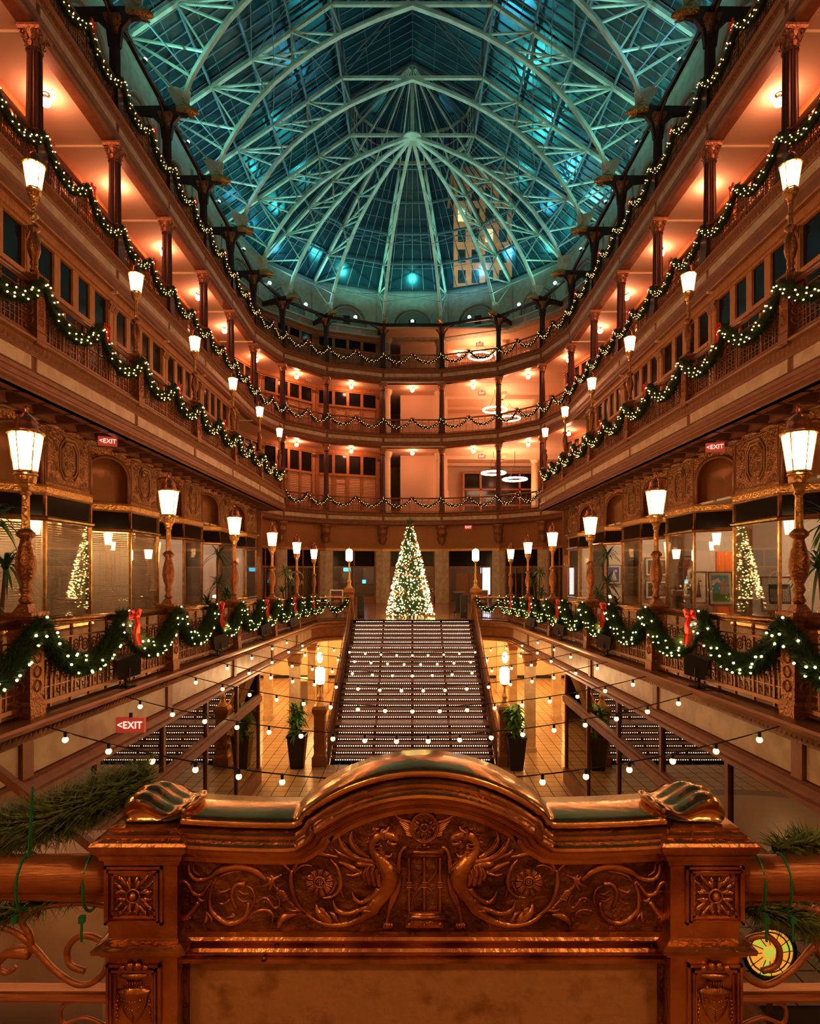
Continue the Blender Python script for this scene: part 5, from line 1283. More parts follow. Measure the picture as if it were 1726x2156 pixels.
# ================================================================ lower level
for s in (-1, 1):
    t = thing('lower_shopfront', 'long glass shopfront below the %s concourse' % LR[s], 'shopfront'); X = s * 4.62; nm = 7; ys = [1.8 + i * 2.4 for i in range(8)]; ys[-1] = 18.5
    m = MB(); m.box(*sorted((X - .06, X + .06)), 1.8, 18.6, -3.95, -3.68); m.box(*sorted((X - s * .10, X)), 1.8, 18.6, -3.90, -3.74); obj('transom_beam', m, TRIM, t)
    m = MB(); m.box(X - .08, X + .08, 1.8, 18.6, ZLOW, ZLOW + .45); obj('base_plinth', m, TRIM, t)
    for y in ys:
        m = MB(); m.box(X - .05, X + .05, y - .05, y + .05, ZLOW, z1(y) - .85); obj('mullion', m, TRIM, t)
    for i in range(7):
        for z0, z2 in ((ZLOW + .45, -3.95), (-3.68, z1(ys[i + 1]) - .85)):
            m = MB(); m.box(X - .006, X + .006, ys[i] + .05, ys[i + 1] - .05, z0, z2); obj('glass_pane', m, MIRG, t)
    for i in range(2):
        m = MB(); m.box(*sorted((X + s * (.06 + i * 1.4), X + s * (1.40 + i * 1.4))), 18.5, 18.515, ZLOW + .45, -3.95); obj('glass_pane', m, PGL, t)
    m = MB(); m.box(*sorted((X, X + s * 2.9)), 18.46, 18.56, -3.95, -3.68); m.box(*sorted((X, X + s * 2.9)), 18.46, 18.56, ZLOW, ZLOW + .45)
    for i in range(3): m.box(*sorted((X + s * i * 1.42 - .04, X + s * i * 1.42 + .04)), 18.46, 18.56, ZLOW, z1(18.5) - .85)
    obj('return_frame', m, TRIM, t)
    T = thing('wall_%s' % LR[s], 'dark inner wall of the lower shops', None, kind='structure'); m = MB(); m.box(*sorted((s * 8.2, s * 8.3)), 1, 18.5, ZLOW, -2.3); obj('inner_wall', m, A('lower_shop_wall', (.10, .055, .03)), T); m = MB(); m.box(*sorted((s * 4.72, s * 8.2)), 1, 18.4, ZLOW, ZLOW + .012); obj('floor', m, A('dark_shop_carpet', (.05, .028, .018), .8), None, kind='structure', label='dark carpet inside the %s lower shop' % LR[s])  # dark floor sheet added to darken the view through the lower glass
    T = thing('wall_%s' % LR[s], 'cream walls of the lower hall', None, kind='structure'); m = MB(); m.box(*sorted((s * 3.2, s * 13)), 36.8, 37, ZLOW, z1(30) - .9)
    m.box(*sorted((s * 7.6, s * 7.9)), 18.6, 24.5, ZLOW, z1(20) - .9); m.box(*sorted((s * 9.4, s * 9.7)), 24.5, 36.8, ZLOW, z1(30) - .9); m.box(*sorted((s * 7.6, s * 9.7)), 24.4, 24.6, ZLOW, -3.1)
    m.box(*sorted((s * 2.9, s * 3.0)), 26.0, 37, ZLOW, -3.1)
    obj('cream_wall', m, CREAM, T)
    m = MB()
    m.box(*sorted((s * 3.0, s * 9.4)), 36.74, 36.8, ZLOW, ZLOW + .15); m.box(*sorted((s * 9.34, s * 9.4)), 24.6, 36.8, ZLOW, ZLOW + .15); obj('baseboard_%s' % LR[s], m, BLK, T)
    for i, (x, y) in enumerate(((4.15, 21.8), (4.45, 27.4), (6.2, 26.6), (4.6, 32.5))):
        c = thing('lower_column', '%s square marble column in the lower hall, %s of the stairs' % (ORD[i], LR[s]), 'column', (s * x, y, ZLOW), group='lower hall columns')
        hh = z1(y) - .9 - ZLOW; m = MB(); m.sqlathe([(.20, 0), (.20, .15), (.17, .18), (.17, hh - .4)]); obj('column_shaft', m, MARB, c)
        m = MB(); m.sqlathe([(.17, hh - .4), (.21, hh - .3), (.19, hh - .25), (.26, hh - .05), (.26, hh)]); obj('column_capital', m, CAPM, c)
    for i, (x, y) in enumerate(((4.35, 29.), (7.0, 22.), (7.0, 29.5), (6., 33.5))):
        t = thing('lower_pendant', '%s oval pendant lamp in the lower hall, %s of the stairs' % (ORD[i], LR[s]), 'pendant light', (s * x, y, -4.05), group='lower hall pendants')
        m = MB(); m.ball((0, 0, 0), .13, 12, 8, sz=2.0); obj('lit_shade', m, mat('pendant_glass_lit', (.8, .7, .6), .3, emit=(1., .52, .17), es=130) if 'pendant_glass_lit' not in MATS else MATS['pendant_glass_lit'], t, True)
        m = MB(); m.tube([(0, 0, .25), (0, 0, z1(y) - .9 + 4.05)], .012, 4); obj('pendant_rod', m, BLK, t)
t = thing('reception_counter', 'grey counter left of the stairs in the lower hall', 'counter', (-5.0, 29.5, ZLOW)); m = MB(); m.box(-.7, .7, -.35, .35, .08, 1.15); obj('counter_body', m, A('counter_grey', (.16, .13, .11)), t); m = MB(); m.box(-.78, .78, -.42, .42, 1.15, 1.22); obj('counter_top', m, CREAM, t)
for i, (x, y) in enumerate(((-5.3, 17.4), (-6.2, 16.4))):
    t = thing('dining_chair', ['dark wooden chair nearest the lower left glass corner', 'dark wooden chair farther inside the lower left shop'][i], 'chair', (x, y, ZLOW), .5 + i, group='lower shop chairs')
    m = MB(); m.box(-.22, .22, -.22, .22, .44, .49); obj('seat', m, CHAIRM, t)
    for ax in (-.19, .19):
        for ay in (-.19, .19): m = MB(); m.box(ax - .02, ax + .02, ay - .02, ay + .02, 0, .44 if ay < 0 else .95); obj('leg', m, CHAIRM, t)
    for zz in (.6, .72, .86): m = MB(); m.box(-.19, .19, .18, .2, zz, zz + .06); obj('back_slat', m, CHAIRM, t)
for s in (-1, 1):
    t = thing('menu_board', 'dark printed menu board on the %s lower shop wall' % LR[s], 'board', (s * 8.15, 11.5, -4.6), PI / 2 * s); m = MB(); m.box(-.6, .6, 0, .04, -.9, .9); obj('board_face', m, BLK, t)
    m = MB(); 
    for r in range(6): m.box(-.5 + .12 * (r % 2), .4, -.01, 0, .6 - r * .12, .63 - r * .12)
    obj('printed_line', m, LTW, t, kind='stuff'); m = MB()
    for r in range(4): m.box(-.5 + .55 * (r % 2), -.08 + .55 * (r % 2), -.01, 0, -.3 - .35 * (r // 2), -.05 - .35 * (r // 2))
    obj('food_picture', m, A('pie_brown', (.45, .2, .08)), t)

# ---- entrance hall behind the viewpoint, two unseen lamps added to light the brass
T = thing('wall_front', 'entrance wall behind the viewpoint', None, kind='structure'); m = MB(); m.box(-12, 12, -4.2, -4.0, -1.8, 17); m.box(-12, 12, -4.0, -1.0, 3.3, 3.5); obj('entrance_wall', m, PLAS, T)
for s in (-1, 1):
    t = thing('wall_lantern', 'brass lantern on the entrance wall at the %s, behind the viewpoint' % LR[s], 'lamp', (s * 1.9, -.75, 2.0))
    m = MB(); m.ball((0, 0, 0), .17, 12, 8); obj('glass_globe', m, mat('entrance_globe_lit', (.8, .8, .8), .3, emit=(1., .50, .20), es=42) if 'entrance_globe_lit' not in MATS else MATS['entrance_globe_lit'], t, True)
    m = MB(); m.tube([(0, 0, .15), (0, 0, 1.35)], .02, 6); m.lathe([(.08, .14), (.1, .2), (.03, .24)], 10); obj('lantern_rod', m, BRT, t)
# ================================================================ brass balustrade in front
def P(px, py, Y=1.44): return Vector(((px - 868) * Y / 1300, Y, -(py - 1203) * Y / 1300))
def cr(pts, n=5):
    """catmull-rom through 2D points"""
    p = [pts[0]] + list(pts) + [pts[-1]]; out = []
    for i in range(1, len(p) - 2):
        for j in range(n):
            t = j / n; a, b, c, d = p[i - 1], p[i], p[i + 1], p[i + 2]
            out.append(tuple(.5 * (2 * b[k] + (c[k] - a[k]) * t + (2 * a[k] - 5 * b[k] + 4 * c[k] - d[k]) * t * t + (3 * b[k] - a[k] - 3 * c[k] + d[k]) * t ** 3) for k in range(len(b))))
    out.append(tuple(pts[-1])); return out
C1 = lambda X, Y: (580 + X / 5.394, 1690 + Y / 5.394)
C3 = lambda X, Y: (180 + X / 3.923, 1640 + Y / 3.923)
MIR = 893.
def stroke(mb, pts, w, cv, mir=False, taper='both', flat=1.15, Y=1.44, lift=0., n=6):
    """raised half round ornament line. pts in crop coordinates, w = radius in photo px (number or list)"""
    q = [cv(*p[:2]) for p in pts]
    if mir: q = [(2 * MIR - x, y) for x, y in q]
    ws = w if isinstance(w, (list, tuple)) else None
    if ws: q = [(x, y, ws[min(i, len(ws) - 1)]) for i, (x, y) in enumerate(q)]
    else:
        N = len(q) - 1; q = [(x, y, w * {'both': .35 + .65 * sin(PI * min(1, max(0, i / N))), 'end': 1 - .75 * i / N, 'start': .3 + .7 * i / N, 'none': 1}[taper]) for i, (x, y) in enumerate(q)]
    c = cr(q, 5); k = Y / 1300
    mb.tube([P(x, y, Y - lift) for x, y, _ in c], 0, n, rs=[max(.3, r) * k for _, _, r in c], flat=flat, nrm=(0, -1, 0))
B = thing('brass_balustrade', 'ornate brass balustrade panel with griffins and a marble inset nearest the camera', 'balustrade', (0, 0, 0))
cx0 = .026
def ztop(x):
    a = abs(x - cx0)
    if a >= .315: return -.575 + .010 * min(1, (a - .315) / .25) ** 2
    R_ = .452; h = math.sqrt(max(0, R_ * R_ - min(a, .30) ** 2)) - (R_ - .114)
    if a > .285: return -.575 + max(h, 0) * (.315 - a) / .03 + 0
    return -.575 + h + .006
xs = sorted(set([cx0 + s * (i * .018) for i in range(0, 16) for s in (-1, 1)] + [cx0 + s * v for v in (.285, .292, .300, .308, .315, .33, .36, .40, .45, .50, .545, .56) for s in (-1, 1)]))
def crownsweep(mb, prof, x0, x1, smooth=0.):
    """prof: (Y, dz) closed; swept along the crown line"""
    X = [x for x in xs if x0 - 1e-6 <= x <= x1 + 1e-6]; n = len(prof); vs = []
    for i, x in enumerate(X):
        z = ztop(x); dz = (ztop(min(x + .004, x1)) - ztop(max(x - .004, x0))) / .008; nl = math.sqrt(1 + min(dz * dz, 3)); nx, nz = -max(-1.7, min(1.7, dz)) / nl, 1 / nl
        for (Y, d) in prof: vs.append((x + nx * d * .9, Y, z + (nz * d if d < 0 else d)))
    N = len(X); mb.add(vs, [(i * n + j, i * n + (j + 1) % n, (i + 1) * n + (j + 1) % n, (i + 1) * n + j) for i in range(N - 1) for j in range(n)] + [tuple(range(n)), tuple((N - 1) * n + j for j in range(n - 1, -1, -1))])
E = .56
m = MB(); crownsweep(m, [(1.585, -.01), (1.575, 0), (1.50, .004), (1.44, .002), (1.425, -.004), (1.420, -.012), (1.425, -.02), (1.45, -.026), (1.585, -.026)], cx0 - E, cx0 + E); obj('crown_rail', m, BRT, B, True)
m = MB(); crownsweep(m, [(1.575, -.024), (1.41, -.024), (1.402, -.028), (1.402, -.034), (1.395, -.038), (1.385, -.040), (1.378, -.044), (1.376, -.050), (1.38, -.056), (1.388, -.060), (1.40, -.064), (1.402, -.074), (1.415, -.080), (1.42, -.090), (1.43, -.094), (1.43, -.104), (1.45, -.108), (1.575, -.108)], cx0 - E, cx0 + E); obj('crown_moulding', m, BR, B)
# frieze ground
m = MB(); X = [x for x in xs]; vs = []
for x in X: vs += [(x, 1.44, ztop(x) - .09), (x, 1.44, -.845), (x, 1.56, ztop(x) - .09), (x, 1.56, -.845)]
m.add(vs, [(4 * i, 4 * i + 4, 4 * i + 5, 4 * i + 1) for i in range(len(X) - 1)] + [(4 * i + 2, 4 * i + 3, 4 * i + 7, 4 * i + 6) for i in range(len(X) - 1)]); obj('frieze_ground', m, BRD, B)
# scroll relief, both sides
SCR_ = []
for mir in (False, True):
    m = MB(); S3 = lambda pts, w, **k: stroke(m, pts, w, C3, mir, **k); S1 = lambda pts, w, **k: stroke(m, pts, w, C1, mir, **k)
    S3([(850, 700), (868, 790), (930, 830), (1020, 812), (1090, 760), (1180, 728), (1290, 718), (1400, 752), (1500, 835)], [3, 5, 6, 6, 8, 9, 9, 8, 5])
    S3([(890, 700), (900, 760), (950, 800)], 3)
    S3([(1062, 850), (1032, 940), (1032, 1050), (1080, 1130), (1170, 1185), (1260, 1175), (1325, 1120), (1345, 1040), (1335, 1020)], [3, 4, 5, 6, 7, 7, 6, 4, 2])
    S3([(1080, 850), (1120, 800), (1200, 770), (1280, 762)], 3.5); S3([(1150, 1150), (1230, 1130), (1210, 1110)], 3)
    S3([(1300, 875), (1370, 905), (1398, 980), (1375, 1060), (1330, 1130)], 3)
    S3([(1245, 1065), (1212, 980), (1216, 910), (1255, 868), (1320, 865)], [4, 5, 6, 5, 6]); S3([(1300, 850), (1310, 880), (1290, 900)], 4)
    for pts in ([(1095, 915), (1120, 935), (1160, 925), (1205, 905)], [(1105, 1025), (1140, 1030), (1180, 1005), (1212, 975)], [(1345, 1003), (1300, 1008), (1255, 975)], [(1350, 945), (1310, 950), (1260, 920)]): S3(pts, 3)
    S3([(715, 862), (785, 832), (850, 870), (892, 940), (955, 955), (1010, 890), (1050, 845)], 5); S3([(725, 890), (735, 945), (800, 1005)], 4); S3([(740, 950), (790, 1000), (770, 1050), (720, 1045)], 4); S3([(700, 1075), (728, 1140), (800, 1152), (870, 1095), (940, 1012)], [3, 5, 6, 7, 5])
    S3([(825, 930), (870, 930), (930, 962)], 4); S3([(930, 968), (955, 1005), (990, 1000)], 3.5); S3([(1000, 1100), (1000, 1160), (970, 1200)], 4); S3([(1000, 1100), (1040, 1150), (1045, 1200)], 3)
    for i in range(7): p = C3(740 + i * 20, 1180 - i * 6 + (i % 2) * 3); p = (2 * MIR - p[0], p[1]) if mir else p; m.ball(P(*p, 1.438), .0042, 8, 5)
    S3([(1490, 820), (1540, 830), (1620, 790)], 5); S3([(1500, 800), (1530, 850), (1450, 890)], 6); S3([(1530, 790), (1550, 840), (1510, 930)], 6); S3([(1550, 860), (1600, 935), (1660, 990), (1726, 1048)], 3.5, taper='none')
    for (a, b) in (((1590, 935), (1640, 935)), ((1600, 955), (1655, 950)), ((1612, 980), (1672, 970)), ((1628, 1003), (1682, 990))): S3([a, ((a[0] + b[0]) / 2, a[1] - 12), b], 3.6, taper='none')
    S3([(1425, 1050), (1440, 1000), (1490, 982), (1530, 1020), (1560, 1062), (1598, 1050), (1600, 1000), (1575, 960)], 3.2); S3([(1450, 1010), (1480, 1010), (1470, 1030)], 3)
    S3([(1345, 1138), (1410, 1095), (1490, 1080), (1545, 1115), (1540, 1185)], 3.5); S3([(1350, 1140), (1300, 1180), (1270, 1215)], 3)
    # flower volute
    S1([(712, 618), (600, 595), (500, 572), (400, 580), (300, 620), (240, 690), (200, 775)], [2, 5, 6, 6, 5, 5, 3]); S1([(690, 630), (560, 600), (440, 595), (330, 630)], 3)
    S1([(185, 760), (175, 880), (198, 1000), (240, 1120), (300, 1205), (345, 1245)], [4, 6, 6, 5, 5, 4]); S1([(620, 640), (695, 725), (732, 820), (742, 920), (712, 1000), (640, 1065), (530, 1080)], [2, 4, 5.5, 6, 5, 4, 2]); S1([(690, 900), (650, 990), (590, 1050)], 3)
    S1([(205, 800), (262, 735), (335, 707), (415, 722)], 2.8); S1([(755, 880), (742, 980), (772, 1078)], 3)
    S1([(0, 682), (80, 688), (140, 740), (185, 800)], 3.5); S1([(15, 960), (130, 1100), (265, 1225)], 3, taper='none')
    for a in ((20, 1030), (40, 1055), (62, 1085)): S1([a, (a[0] + 45, a[1] - 18), (a[0] + 88, a[1] + 12)], 3.4, taper='none')
    S1([(35, 1405), (58, 1335), (115, 1285), (215, 1270), (250, 1275)], [5, 9, 9, 5, 2]); S1([(150, 1210), (200, 1230), (260, 1222), (340, 1240), (420, 1290)], 3.5)
    # acanthus
    S1([(465, 1150), (475, 1220), (545, 1290), (640, 1360)], [3, 8, 8, 4]); S1([(500, 1190), (545, 1215), (560, 1270), (600, 1330)], 4); S1([(560, 1230), (600, 1290), (650, 1340)], 4); S1([(615, 1245), (655, 1260), (690, 1320), (720, 1350)], 5); S1([(340, 1250), (430, 1320), (550, 1375), (640, 1390)], 4)
    # petals
    fcx, fcy = C1(500, 905)
    for a in range(11):
        th = 2 * PI * a / 11 + .2; ux, uy = cos(th), sin(th) * 1.05
        for w_, off_ in ((7.5, 0), (2.2, .17), (2.2, -.17)):
            vx, vy = cos(th + off_), sin(th + off_)
            q = [(fcx + vx * r, fcy + vy * r) for r in (9, 16, 23, 28)]
            stroke(m, q, [2.5, w_ * .7, w_, w_ * .8] if off_ == 0 else [1, 1.5, 1.7, 1.2], lambda x, y: (x, y), mir, flat=.6 if off_ == 0 else .9, lift=.0 if off_ == 0 else .004)
    c = (2 * MIR - fcx if mir else fcx, fcy)
    m.tube([P(c[0] + cos(a * .524) * 11, c[1] + sin(a * .524) * 11, 1.434) for a in range(12)], .0032, 6, closed=True)
    for a in range(8): m.ball(P(c[0] + cos(a * .785) * 5.5, c[1] + sin(a * .785) * 5.5, 1.434), .0028, 6, 4)
    m.ball(P(c[0], c[1], 1.433), .0035, 8, 5)
    obj('scroll_relief', m, BR, B, True, kind='stuff')
    # griffin: body as one lofted figure plus wing, head details
    m = MB(); G = lambda pts, w, **k: stroke(m, pts, w, C1, mir, **k)
    G([(1215, 350), (1150, 385), (1105, 450), (1105, 530), (1150, 610), (1215, 680), (1280, 760), (1300, 850), (1275, 950), (1215, 1040), (1150, 1120), (1100, 1200), (1010, 1280), (900, 1345), (760, 1385), (600, 1385), (430, 1330), (340, 1255)],
      [9, 11, 10, 10, 13, 18, 22, 22, 19, 16, 16, 15, 11, 8, 6.5, 5, 4, 2], flat=.95, n=12)
    G([(1360, 780), (1372, 900), (1345, 1050), (1300, 1180), (1275, 1290), (1262, 1385)], [10, 13, 10, 6, 4.2, 4.5], flat=.75, n=10)
    G([(1390, 800), (1400, 700), (1405, 610), (1430, 540), (1470, 505)], [7, 6, 5, 4.5, 5], n=8)
    for dx in (0, 28, 56, 84): G([(1225 + dx, 1420), (1235 + dx, 1390), (1255 + dx * .8, 1365)], [4, 4.5, 3], n=8)
    for dx in (0, 16, 30): G([(1440 + dx, 530), (1455 + dx, 500), (1490, 510)], [2, 3.4, 3])
    def ball(X, Y_, r, sx=1, sy=1, lift=.0):
        p = C1(X, Y_); p = (2 * MIR - p[0], p[1]) if mir else p; m.ball(P(*p, 1.44 - lift), r * 1.44 / 1300, 12, 8, sx=sx, sy=.55, sz=sy)
    ball(1235, 360, 13.5, 1.05, 1, .004); G([(1240, 350), (1300, 365), (1360, 395), (1395, 415)], [10, 10, 8.5, 6], n=10, lift=.004); G([(1270, 430), (1310, 462), (1350, 468), (1380, 450)], [6, 5, 4.5, 3], n=8, lift=.003)
    G([(1215, 340), (1262, 318), (1292, 270)], [5, 5, 2], lift=.009); G([(1262, 370), (1310, 372), (1350, 400)], 2.2, lift=.013); ball(1325, 385, 2.4, 1, 1, .016); ball(1385, 405, 3.6, 1, 1, .006); G([(1290, 440), (1330, 428), (1385, 440)], 1.6, lift=.011)
    G([(1195, 470), (1200, 545), (1245, 605), (1300, 608), (1322, 572)], [5, 5.5, 5.5, 4, 2], lift=.003)
    for (a, b, c_) in (((1105, 280), (1140, 300), (1180, 300)), ((1045, 350), (1085, 360), (1125, 330)), ((1010, 445), (1045, 450), (1080, 410)), ((1020, 550), (1050, 535), (1075, 490)), ((1120, 270), (1105, 300), (1140, 330)), ((1050, 390), (1062, 410), (1085, 400))): G([a, b, c_], 3)
    for k_ in range(5): G([(1105 + k_ * 6, 470 + k_ * 38), (1150 + k_ * 12, 480 + k_ * 42), (1195 + k_ * 20, 460 + k_ * 46)], 1.3, lift=.010)
    G([(718, 330), (735, 440), (800, 540), (900, 610), (1020, 650), (1140, 672), (1200, 715)], [2, 5, 6.5, 6, 6, 6, 4], lift=.002); G([(760, 440), (850, 560), (960, 620)], 2, lift=.007)
    G([(868, 320), (850, 400), (880, 480), (960, 560), (1070, 625)], [2, 6, 7, 6, 4], lift=.002); G([(870, 400), (920, 500), (1010, 580)], 1.6, lift=.009)
    G([(675, 525), (720, 570), (800, 600), (900, 640), (1000, 680)], [2, 4, 5, 5, 3]); G([(715, 670), (800, 700), (880, 740), (960, 785)], [3, 6, 7, 4]); G([(800, 812), (880, 825), (960, 800), (1000, 770)], [2, 4.5, 5, 3]); G([(900, 690), (960, 690), (1060, 700), (1160, 720)], [5, 8, 8, 6])
    for j, (X_, Yt, Yb) in enumerate(((1010, 740, 875), (1062, 755, 915), (1118, 765, 935), (1176, 775, 945), (1236, 790, 950))):
        G([(X_ + 35, Yt - 20), (X_ - 8, (Yt + Yb) / 2), (X_ + 10, Yb)], [3, 6, 5.5], lift=.003 + .001 * j, n=8); G([(X_ + 60, Yt - 30), (X_ + 30, Yt + 40), (X_ + 40, Yt + 95)], [2.5, 5, 4.5], lift=.008)
    G([(1190, 740), (1210, 790), (1280, 805), (1320, 850), (1390, 862)], 2.6, lift=.013); G([(1200, 690), (1290, 700), (1370, 760), (1400, 800)], 1.8, lift=.014)
    G([(1170, 970), (1130, 1030), (1070, 1080), (970, 1130), (900, 1085), (868, 1010)], [8, 8, 7, 5, 4, 1.5], lift=.006); G([(1130, 1090), (1050, 1180), (960, 1210), (850, 1250), (740, 1240), (680, 1190), (655, 1110)], [8, 8, 6, 5, 5, 4, 1.5], lift=.005)
    G([(1170, 1150), (1110, 1230), (1010, 1230), (980, 1260)], 3, lift=.012); G([(1000, 1300), (960, 1350), (940, 1430)], 2.5)
    obj('griffin_relief', m, BR, B, True)
# hourglass
m = MB(); F2 = lambda x, y: (x, y)
def pbox(m, x0, x1, y0, y1, Ya, Yb): a, b = P(x0, y1, Ya), P(x1, y0, Ya); m.box(a.x, b.x, Ya, Yb, a.z, b.z)
pbox(m, 853, 934, 1793, 1799, 1.422, 1.45); pbox(m, 857, 930, 1799, 1805, 1.428, 1.45); pbox(m, 856, 930, 1925, 1930, 1.424, 1.45); pbox(m, 850, 937, 1930, 1937, 1.420, 1.45); pbox(m, 854, 933, 1937, 1954, 1.428, 1.45)
for x in (861, 893, 926):
    stroke(m, [(x, 1805), (x, 1830), (x, 1860)], 3.6, F2, taper='none', flat=1, Y=1.436); stroke(m, [(x, 1868), (x, 1890), (x, 1925)], 3.6, F2, taper='none', flat=1, Y=1.436)
    for yy in (1858, 1863, 1868): stroke(m, [(x - 5, yy), (x, yy), (x + 5, yy)], 2.2 if yy != 1863 else 1.4, F2, taper='none', Y=1.432)
    m.ball(P(x, 1946, 1.428), .0052, 10, 6)
for s in (-1, 1):
    stroke(m, [(893 + s * 25, 1806), (893 + s * 27, 1820), (893 + s * 24, 1836), (893 + s * 15, 1850), (893 + s * 5, 1860), (893 + s * 5, 1866), (893 + s * 15, 1876), (893 + s * 24, 1892), (893 + s * 27, 1910), (893 + s * 25, 1925)], 1.6, F2, taper='none', flat=1.1)
    stroke(m, [(893, 1788), (893 + s * 8, 1783), (893 + s * 15, 1790)], 3, F2)
m.ball(P(893, 1780, 1.436), .005, 8, 6)
for a in range(5): stroke(m, [(893, 1784), (893 + (a - 2) * 4, 1788), (893 + (a - 2) * 5.5, 1793)], 2.2, F2)
obj('hourglass_relief', m, BR, B, True)
m = MB(); n = 28
for r_, w_ in ((1., 3.4), (.88, 1.5)): m.tube([P(893 + cos(a * 2 * PI / n) * 28 * r_, 1743 + sin(a * 2 * PI / n) * 31 * r_, 1.434) for a in range(n)], w_ * .0011, 6, closed=True)
m.tube([P(893 + cos(a * .524) * 8, 1743 + sin(a * .524) * 8, 1.434) for a in range(12)], .003, 6, closed=True)
for a in range(10): t_ = a * PI / 5; stroke(m, [(893 + cos(t_) * 9, 1743 + sin(t_) * 9), (893 + cos(t_) * 16, 1743 + sin(t_) * 17), (893 + cos(t_) * 24, 1743 + sin(t_) * 26)], 2.8, F2)
obj('wheel_relief', m, BR, B, True)
for s in (-1, 1):
    m = MB(); W = lambda pts, w, **k: stroke(m, [(893 + s * x, y) for x, y in pts], w, F2, **k)
    W([(10, 1745), (25, 1732), (40, 1728), (54, 1722), (64, 1712)], [3, 4, 4, 3, 1])
    for j in range(6): W([(18 + j * 1.5, 1738 + j * 4.6), (34 + j * .5, 1737 + j * 4.2), (60 - j * 5, 1722 + j * 6.5)], [2.5, 3.2, 1.2], lift=.001 * j)
    for j in range(4): W([(14 + j * 6, 1741 + j * 2), (20 + j * 6, 1748), (16 + j * 6, 1755)], 2.6, lift=.004)
    obj('wing_relief', m, BR, B, True)
# horizontal bars below the frieze and marble inset
k = .00112
m = MB(); x0, x1 = P(352, 0).x, P(1432, 0).x
pr = [(1.55, -.835), (1.43, -.835), (1.418, -.840), (1.414, -.846), (1.418, -.852), (1.432, -.856), (1.436, -.866), (1.425, -.870), (1.42, -.876), (1.426, -.884), (1.44, -.888), (1.44, -.896), (1.432, -.900), (1.432, -.910), (1.45, -.916), (1.55, -.916)]
m.add([(x, y, z) for x in (x0, x1) for y, z in pr], [(j, (j + 1) % len(pr), len(pr) + (j + 1) % len(pr), len(pr) + j) for j in range(len(pr))]); obj('frieze_sill', m, BR, B)
for s in (-1, 1):
    m = MB()
    for i, (o_, Y_) in enumerate(((0, 1.445), (.012, 1.437), (.022, 1.445), (.030, 1.432), (.038, 1.44))): xx = cx0 + s * (.598 - o_); m.box(*sorted((xx, xx - s * .010)), Y_, 1.5, -1.6, -.912)
    obj('inset_frame', m, BRD, B)
m = MB(); m.box(cx0 - .60, cx0 + .60, 1.455, 1.5, -1.6, -.90); obj('marble_inset', m, MARBP, B)
sc = None
for (px, py) in ((722, 1995), (1058, 1997), (583, 1992), (1372, 1992), (556, 2020), (1404, 2020)):
    if sc is None: q = MB(); q.ball((0, 0, 0), .0065, 10, 6, sy=.6); q.box(-.006, .006, -.0048, -.003, -.0008, .0008); sc = q.mesh('screw_head', BRD, True)
    obj('screw_head', sc, None, B, loc=P(px, py, 1.432))
